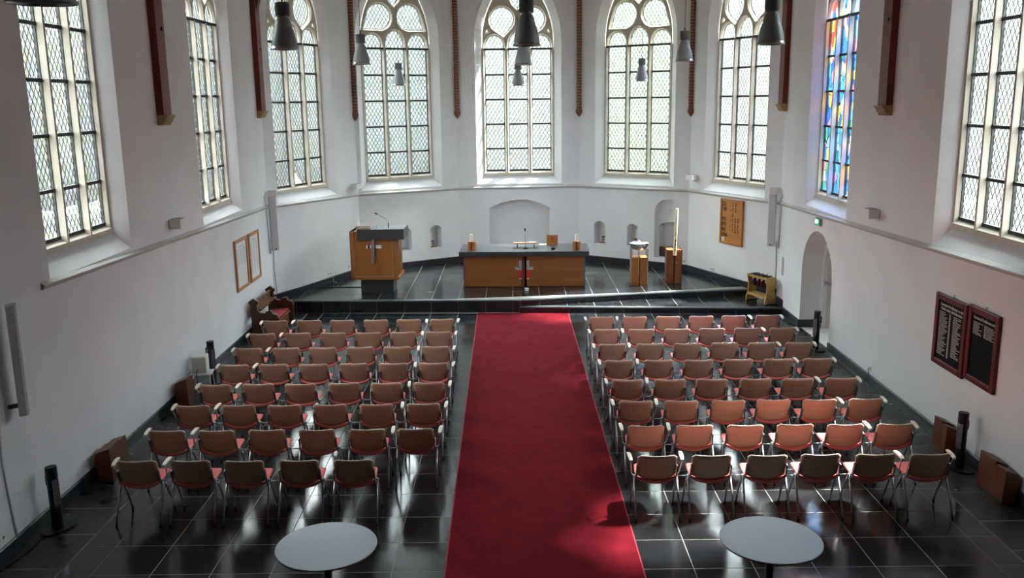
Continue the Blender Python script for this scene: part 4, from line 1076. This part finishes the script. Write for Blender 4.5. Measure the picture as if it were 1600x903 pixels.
pendant(1204, 70, 10.3, 'grey bell pendant lamp over the doorway-side chairs, rearmost chair rows')
pendant(565, 101, 15.9, 'grey bell pendant lamp over the lectern-side chair row nearest the dais')
pendant(817.5, 102, 15.9, 'grey bell pendant lamp over the carpet end nearest the dais')
pendant(1069, 96, 15.9, 'grey bell pendant lamp over the doorway-side chair row nearest the dais')
pendant(623.5, 134, 21, 'grey bell pendant lamp hanging over the dais beside the lectern')
pendant(809.5, 134, 21, 'grey bell pendant lamp hanging above the altar')
pendant(1002.5, 127, 21, 'grey bell pendant lamp hanging above the font')
pendant(66, 6, 4.4, 'grey bell pendant lamp hanging behind the round tables')

# ------------------------------------------------------------------ black tower heaters
def tower(x, y, rz, label):
    t = thing('tower_heater', label, 'heater', (x, y, 0), rz, 'black tower heaters')
    hexp = smooth_poly([(-.19, -.12), (.19, -.12), (.19, .12), (-.19, .12)], it=2)
    MB().prism(hexp, 0, .022, lambda a, b, d: (a, b, d)).build('foot_plate', BLACKM, t)
    poly = [(.06*math.cos(2*math.pi*i/14), .052*math.sin(2*math.pi*i/14)) for i in range(14)]
    MB().prism(poly, .02, .71, lambda a, b, d: (a, b, d)).build('body', BLACKM, t, bevel=.003)
    MB().prism([(a*1.07, b*1.07) for a, b in poly], .60, .74, lambda a, b, d: (a, b, d)).build('top_cap', BLACK, t, bevel=.006)
    MB().box(-.035, .035, -.058, -.040, .28, .60).build('heating_panel', HEATPANEL, t)
    for i in range(5): MB().box(-.038, .038, -.062, -.056, .30+.06*i, .306+.06*i).build('grille_bar', BLACK, t)
    MB().tube([(0, .045, .62), (0, .10, .615), (0, .105, .60), (0, .105, .52), (0, .10, .505), (0, .045, .50)], .011, 8).build('handle', BLACK, t, smooth=True)
    MB().tube([(0, .045, .44), (0, .075, .43), (0, .085, .40)], .008, 6).build('cord_hook', BLACK, t)
    return t
tower(-5.08, 9.16, R(62), 'black tower heater on the old slabs beyond the string course end')
tower(-5.06, 14.35, R(62), 'black tower heater beside the white box on its stool')
tower(5.50, 15.95, R(-62), 'black tower heater standing at the arched doorway')
tower(5.50, 10.52, R(-62), 'black tower heater between the two brown boxes below the name boards')

# ------------------------------------------------------------------ brown wooden boxes (heater covers) along the walls
def brown_box(x, y, rz, L_, d, h, label):
    t = thing('wooden_box', label, 'wooden box', (x, y, 0), rz, 'brown wooden boxes along the walls')
    # long side towards the room (-y local), sloping back face, notch in the top
    prof = [(-d/2, 0), (d/2-.03, 0), (d/2+.02, h*.55), (d/2, h*.86), (-d/2+.02, h)]
    n0 = L_*.12
    MB().prism(prof, -L_/2, n0-.012, lambda a, b, dd: (dd, a, b)).build('body', CHERRY, t, bevel=.005)
    p2 = [(a, b*.94 if b > 0 else b) for a, b in prof]
    MB().prism(p2, n0+.012, L_/2, lambda a, b, dd: (dd, a, b)).build('body', CHERRY, t, bevel=.005)
    MB().prism([(a, b*.90 if b > 0 else b) for a, b in prof], n0-.013, n0+.013, lambda a, b, dd: (dd, a, b)).build('slot', CHERRY, t)
    MB().box(-L_/2+.02, L_/2-.02, -d/2+.03, d/2-.05, -.0, .004).build('base', OAKD, t)
brown_box(-5.13, 10.70, R(93), .56, .20, .43, 'brown wooden box at the wall beside the rearmost lectern-side row')
brown_box(-5.14, 13.32, R(93), .34, .19, .46, 'brown wooden box on the floor beside the white box on its stool')
brown_box(5.58, 9.80, R(-90), .58, .17, .43, 'long brown wooden box below the mostly empty name board')
brown_box(5.58, 11.10, R(-90), .36, .17, .43, 'short brown wooden box below the fuller name board')

# ------------------------------------------------------------------ white box on a stool
ST = thing('stool', 'pale metal stool against the wall carrying a white box', 'stool', (-5.10, 13.98, 0), R(8))
MB().box(-.17, .17, -.15, .15, .30, .325).build('top', mat('stool_grey', (214, 216, 212), .5), ST, bevel=.004)
for sx in (-1, 1):
    for sy in (-1, 1): MB().tube([(sx*.14, sy*.12, .30), (sx*.155, sy*.14, 0)], .014, 8).build('leg', mat('stool_grey', (214, 216, 212), .5), ST)
WB = thing('amplifier_box', 'white speaker box standing on the pale metal stool', 'speaker box', (-5.12, 13.98, .325), R(8))
MB().box(-.12, .12, -.10, .12, 0, .28).build('case', mat('off_white_case', (232, 232, 226), .5), WB, bevel=.012)
MB().box(-.105, .105, -.104, -.098, .015, .255).build('front_grille', mat('grille_grey', (206, 206, 196), .7), WB)
cable([(-5.12, 13.882, .40), (-5.12, 13.80, .385), (-5.12, 13.785, .30), (-5.11, 13.79, .10), (-5.04, 13.78, .010), (-4.92, 13.80, .008), (-4.86, 13.90, .008), (-4.87, 14.08, .008), (-4.95, 14.27, .008)], .007, CABLEB, 'black cable curling under the pale stool')
cable([fL.p(.3, .012, -.10), fL.p(.7, .012, -.14), fL.p(1.0, .012, -.12)], .008, CABLEB, 'black cable on the floor behind the first tower heater')

# ------------------------------------------------------------------ pew
PW = thing('pew', 'short carved wooden pew with red cushion against the wall', 'pew', (-5.08, 17.98, 0), R(90))
# local x along the wall (+Y), local -y towards the room
for sx, L_ in ((-.62, 1), (.62, 1)):
    pf = [(.17, 0), (.17, .66), (.205, .69), (.205, .735), (.11, .80), (.015, .735), (.015, .69), (.05, .66), (.035, .56), (-.02, .50), (-.10, .49), (-.13, .53), (-.19, .55), (-.23, .55), (-.26, .49), (-.34, .46), (-.37, .40), (-.35, 0)]
    MB().prism(pf, sx-.035, sx+.035, lambda a, b, d: (d, a, b)).build('end_panel', OAKD if 0 else mat('pew_end_wood', (84, 48, 28), .45, noise=.2, scale=5), PW, bevel=.004)
for i in range(3): MB().box(-.585+.39*i, -.585+.39*(i+1)-.004, .10, .125, .44, .70).build('back_panel', PEW, PW)
MB().box(-.59, .59, .085, .14, .68, .72).build('top_rail', PEW, PW, bevel=.004); MB().box(-.59, .59, -.02, .14, .55, .57).build('book_shelf', PEW, PW)
MB().box(-.59, .59, -.30, .14, .25, .28).build('seat_board', PEW, PW)
MB().box(-.59, .59, -.26, -.23, .0, .25).build('front_board', PEW, PW)
tag(MB().box(-.56, .56, -.17, .17, 0, .055).build('seat_cushion', CUSH, None, bevel=.018, loc=(-4.97, 17.98, .281)), 'flat red cushion lying on the pew', 'cushion')
bpy.data.objects['seat_cushion'].rotation_euler = (0, 0, R(90))

# ------------------------------------------------------------------ collection-bag rack
f = F['E']
RK = thing('bag_rack', 'pale pine rack with shaped ends for collection bags', 'rack', (5.40, 19.36, .14), f.rz)
for sx in (-.31, .31):
    pf = [(-.15, 0), (-.15, .10), (-.115, .18), (-.10, .40), (-.13, .53), (-.13, .60), (.13, .60), (.13, .53), (.10, .40), (.115, .18), (.15, .10), (.15, 0), (.10, 0), (.08, .03), (-.08, .03), (-.10, 0)]
    MB().prism(pf, sx-.014, sx+.014, lambda a, b, d: (d, a, b)).build('end_panel', PINE, RK)
sc_ = [(-.30, .60), (-.30, .53)] + [(-.30+.60*i/24, .515+.03*abs(math.sin(math.pi*4*i/24))) for i in range(25)] + [(.30, .53), (.30, .60)]
for yy in (-.11, .09): MB().prism(sc_, yy, yy+.018, lambda a, b, d: (a, d, b)).build('top_rail', PINE, RK)
MB().box(-.30, .30, -.10, .10, .17, .19).build('shelf', PINE, RK)
sc2 = [(-.30, .19)] + [(-.30+.60*i/16, .115+.025*abs(math.sin(math.pi*2*i/16))) for i in range(17)] + [(.30, .19)]
MB().prism(sc2, -.115, -.10, lambda a, b, d: (a, d, b)).build('shelf_apron', PINE, RK)
for sx in (-.30, .30): MB().box(sx-.03, sx+.03, -.16, .16, 0, .012).build('foot', BLACK, RK)
for i in range(4):
    lx = -.21+.14*i; p_ = Vector((5.40, 19.36, .14)) + f.d*lx
    b = thing('collection_bag', 'burgundy velvet collection bag, %s from the dais-side end of the pine rack' % ORD[i], 'bag', (p_.x, p_.y, .114), f.rz, 'collection bags in the pine rack')
    MB().lathe([(.054, .625), (.060, .58), (.060, .45), (.048, .38), (0, .36)], 14).build('pouch', BURG, b, smooth=True)
    MB().tube([(.055*math.cos(2*math.pi*j/16), .055*math.sin(2*math.pi*j/16), .632) for j in range(17)], .010, 6, caps=False).build('rim', BLACK, b, smooth=True)
    MB().tube([(0, -.055, .634), (0, -.13, .638)], .012, 8).build('handle', BLACK, b)
    MB().tube([(0, .055, .634), (0, .105, .636)], .010, 8).build('rest_pin', BLACK, b)
    MB().box(-.02, .02, -.062, -.058, .50, .53).build('emblem', SILVERACC, b)

# ------------------------------------------------------------------ sockets
def socket(fk, s, z, n, label):
    f = F[fk]; t = thing('wall_socket', label, 'socket', f.p(s, z), f.rz, 'white wall sockets')
    MB().box(-.042*n, .042*n, -.012, 0, -.042, .042).build('plate', WHITEP, t, bevel=.003)
    for i in range(n): MB().tube([(-.042*n+.042+.084*i, -.0125, 0), (-.042*n+.042+.084*i, -.014, 0)], .02, 10).build('outlet', mat('outlet_grey', (120, 120, 120), .6), t)
socket('A', 2.10, .52, 2, 'double white wall socket on the apse wall by the pew side')
socket('A', 2.92, .55, 1, 'single white wall socket behind the lectern')
socket('E', 1.02, .50, 2, 'double white wall socket under the hymn board')
socket('D', 3.08, .52, 1, 'single white wall socket behind the Easter candle')
socket('R', 5.35, .26, 1, 'white wall socket low on the wall past the doorway heater')
socket('L', .43, .26, 2, 'double white wall socket beyond the string course end')
cable([fR.p(5.35, .25, -.03), fR.p(5.40, .18, -.04), fR.p(5.30, .012, -.06), fR.p(5.0, .012, -.10), fR.p(4.2, .012, -.08), fR.p(3.8, .012, -.12)], .007, CABLEB, 'black cable from the wall socket to the doorway heater')
cable([fA.p(2.16, .52, -.02), fA.p(2.22, .42, -.03), fA.p(2.2, .30, -.05), fA.p(2.25, .288, -.12)], .006, CABLE, 'white cable hanging from the double socket to the dais')
# black floor conduit from the skirting to the lectern
a_ = atZ(497, 449.5, AZ); b_ = atZ(566, 449, AZ)
tag(MB().box(a_.x, b_.x, -.02, .02, 0, .015).build('cable_duct', BLACK, None, loc=(0, (a_.y+b_.y)/2, AZ)), 'black cable duct on the dais beside the lectern plinth', 'cable duct')
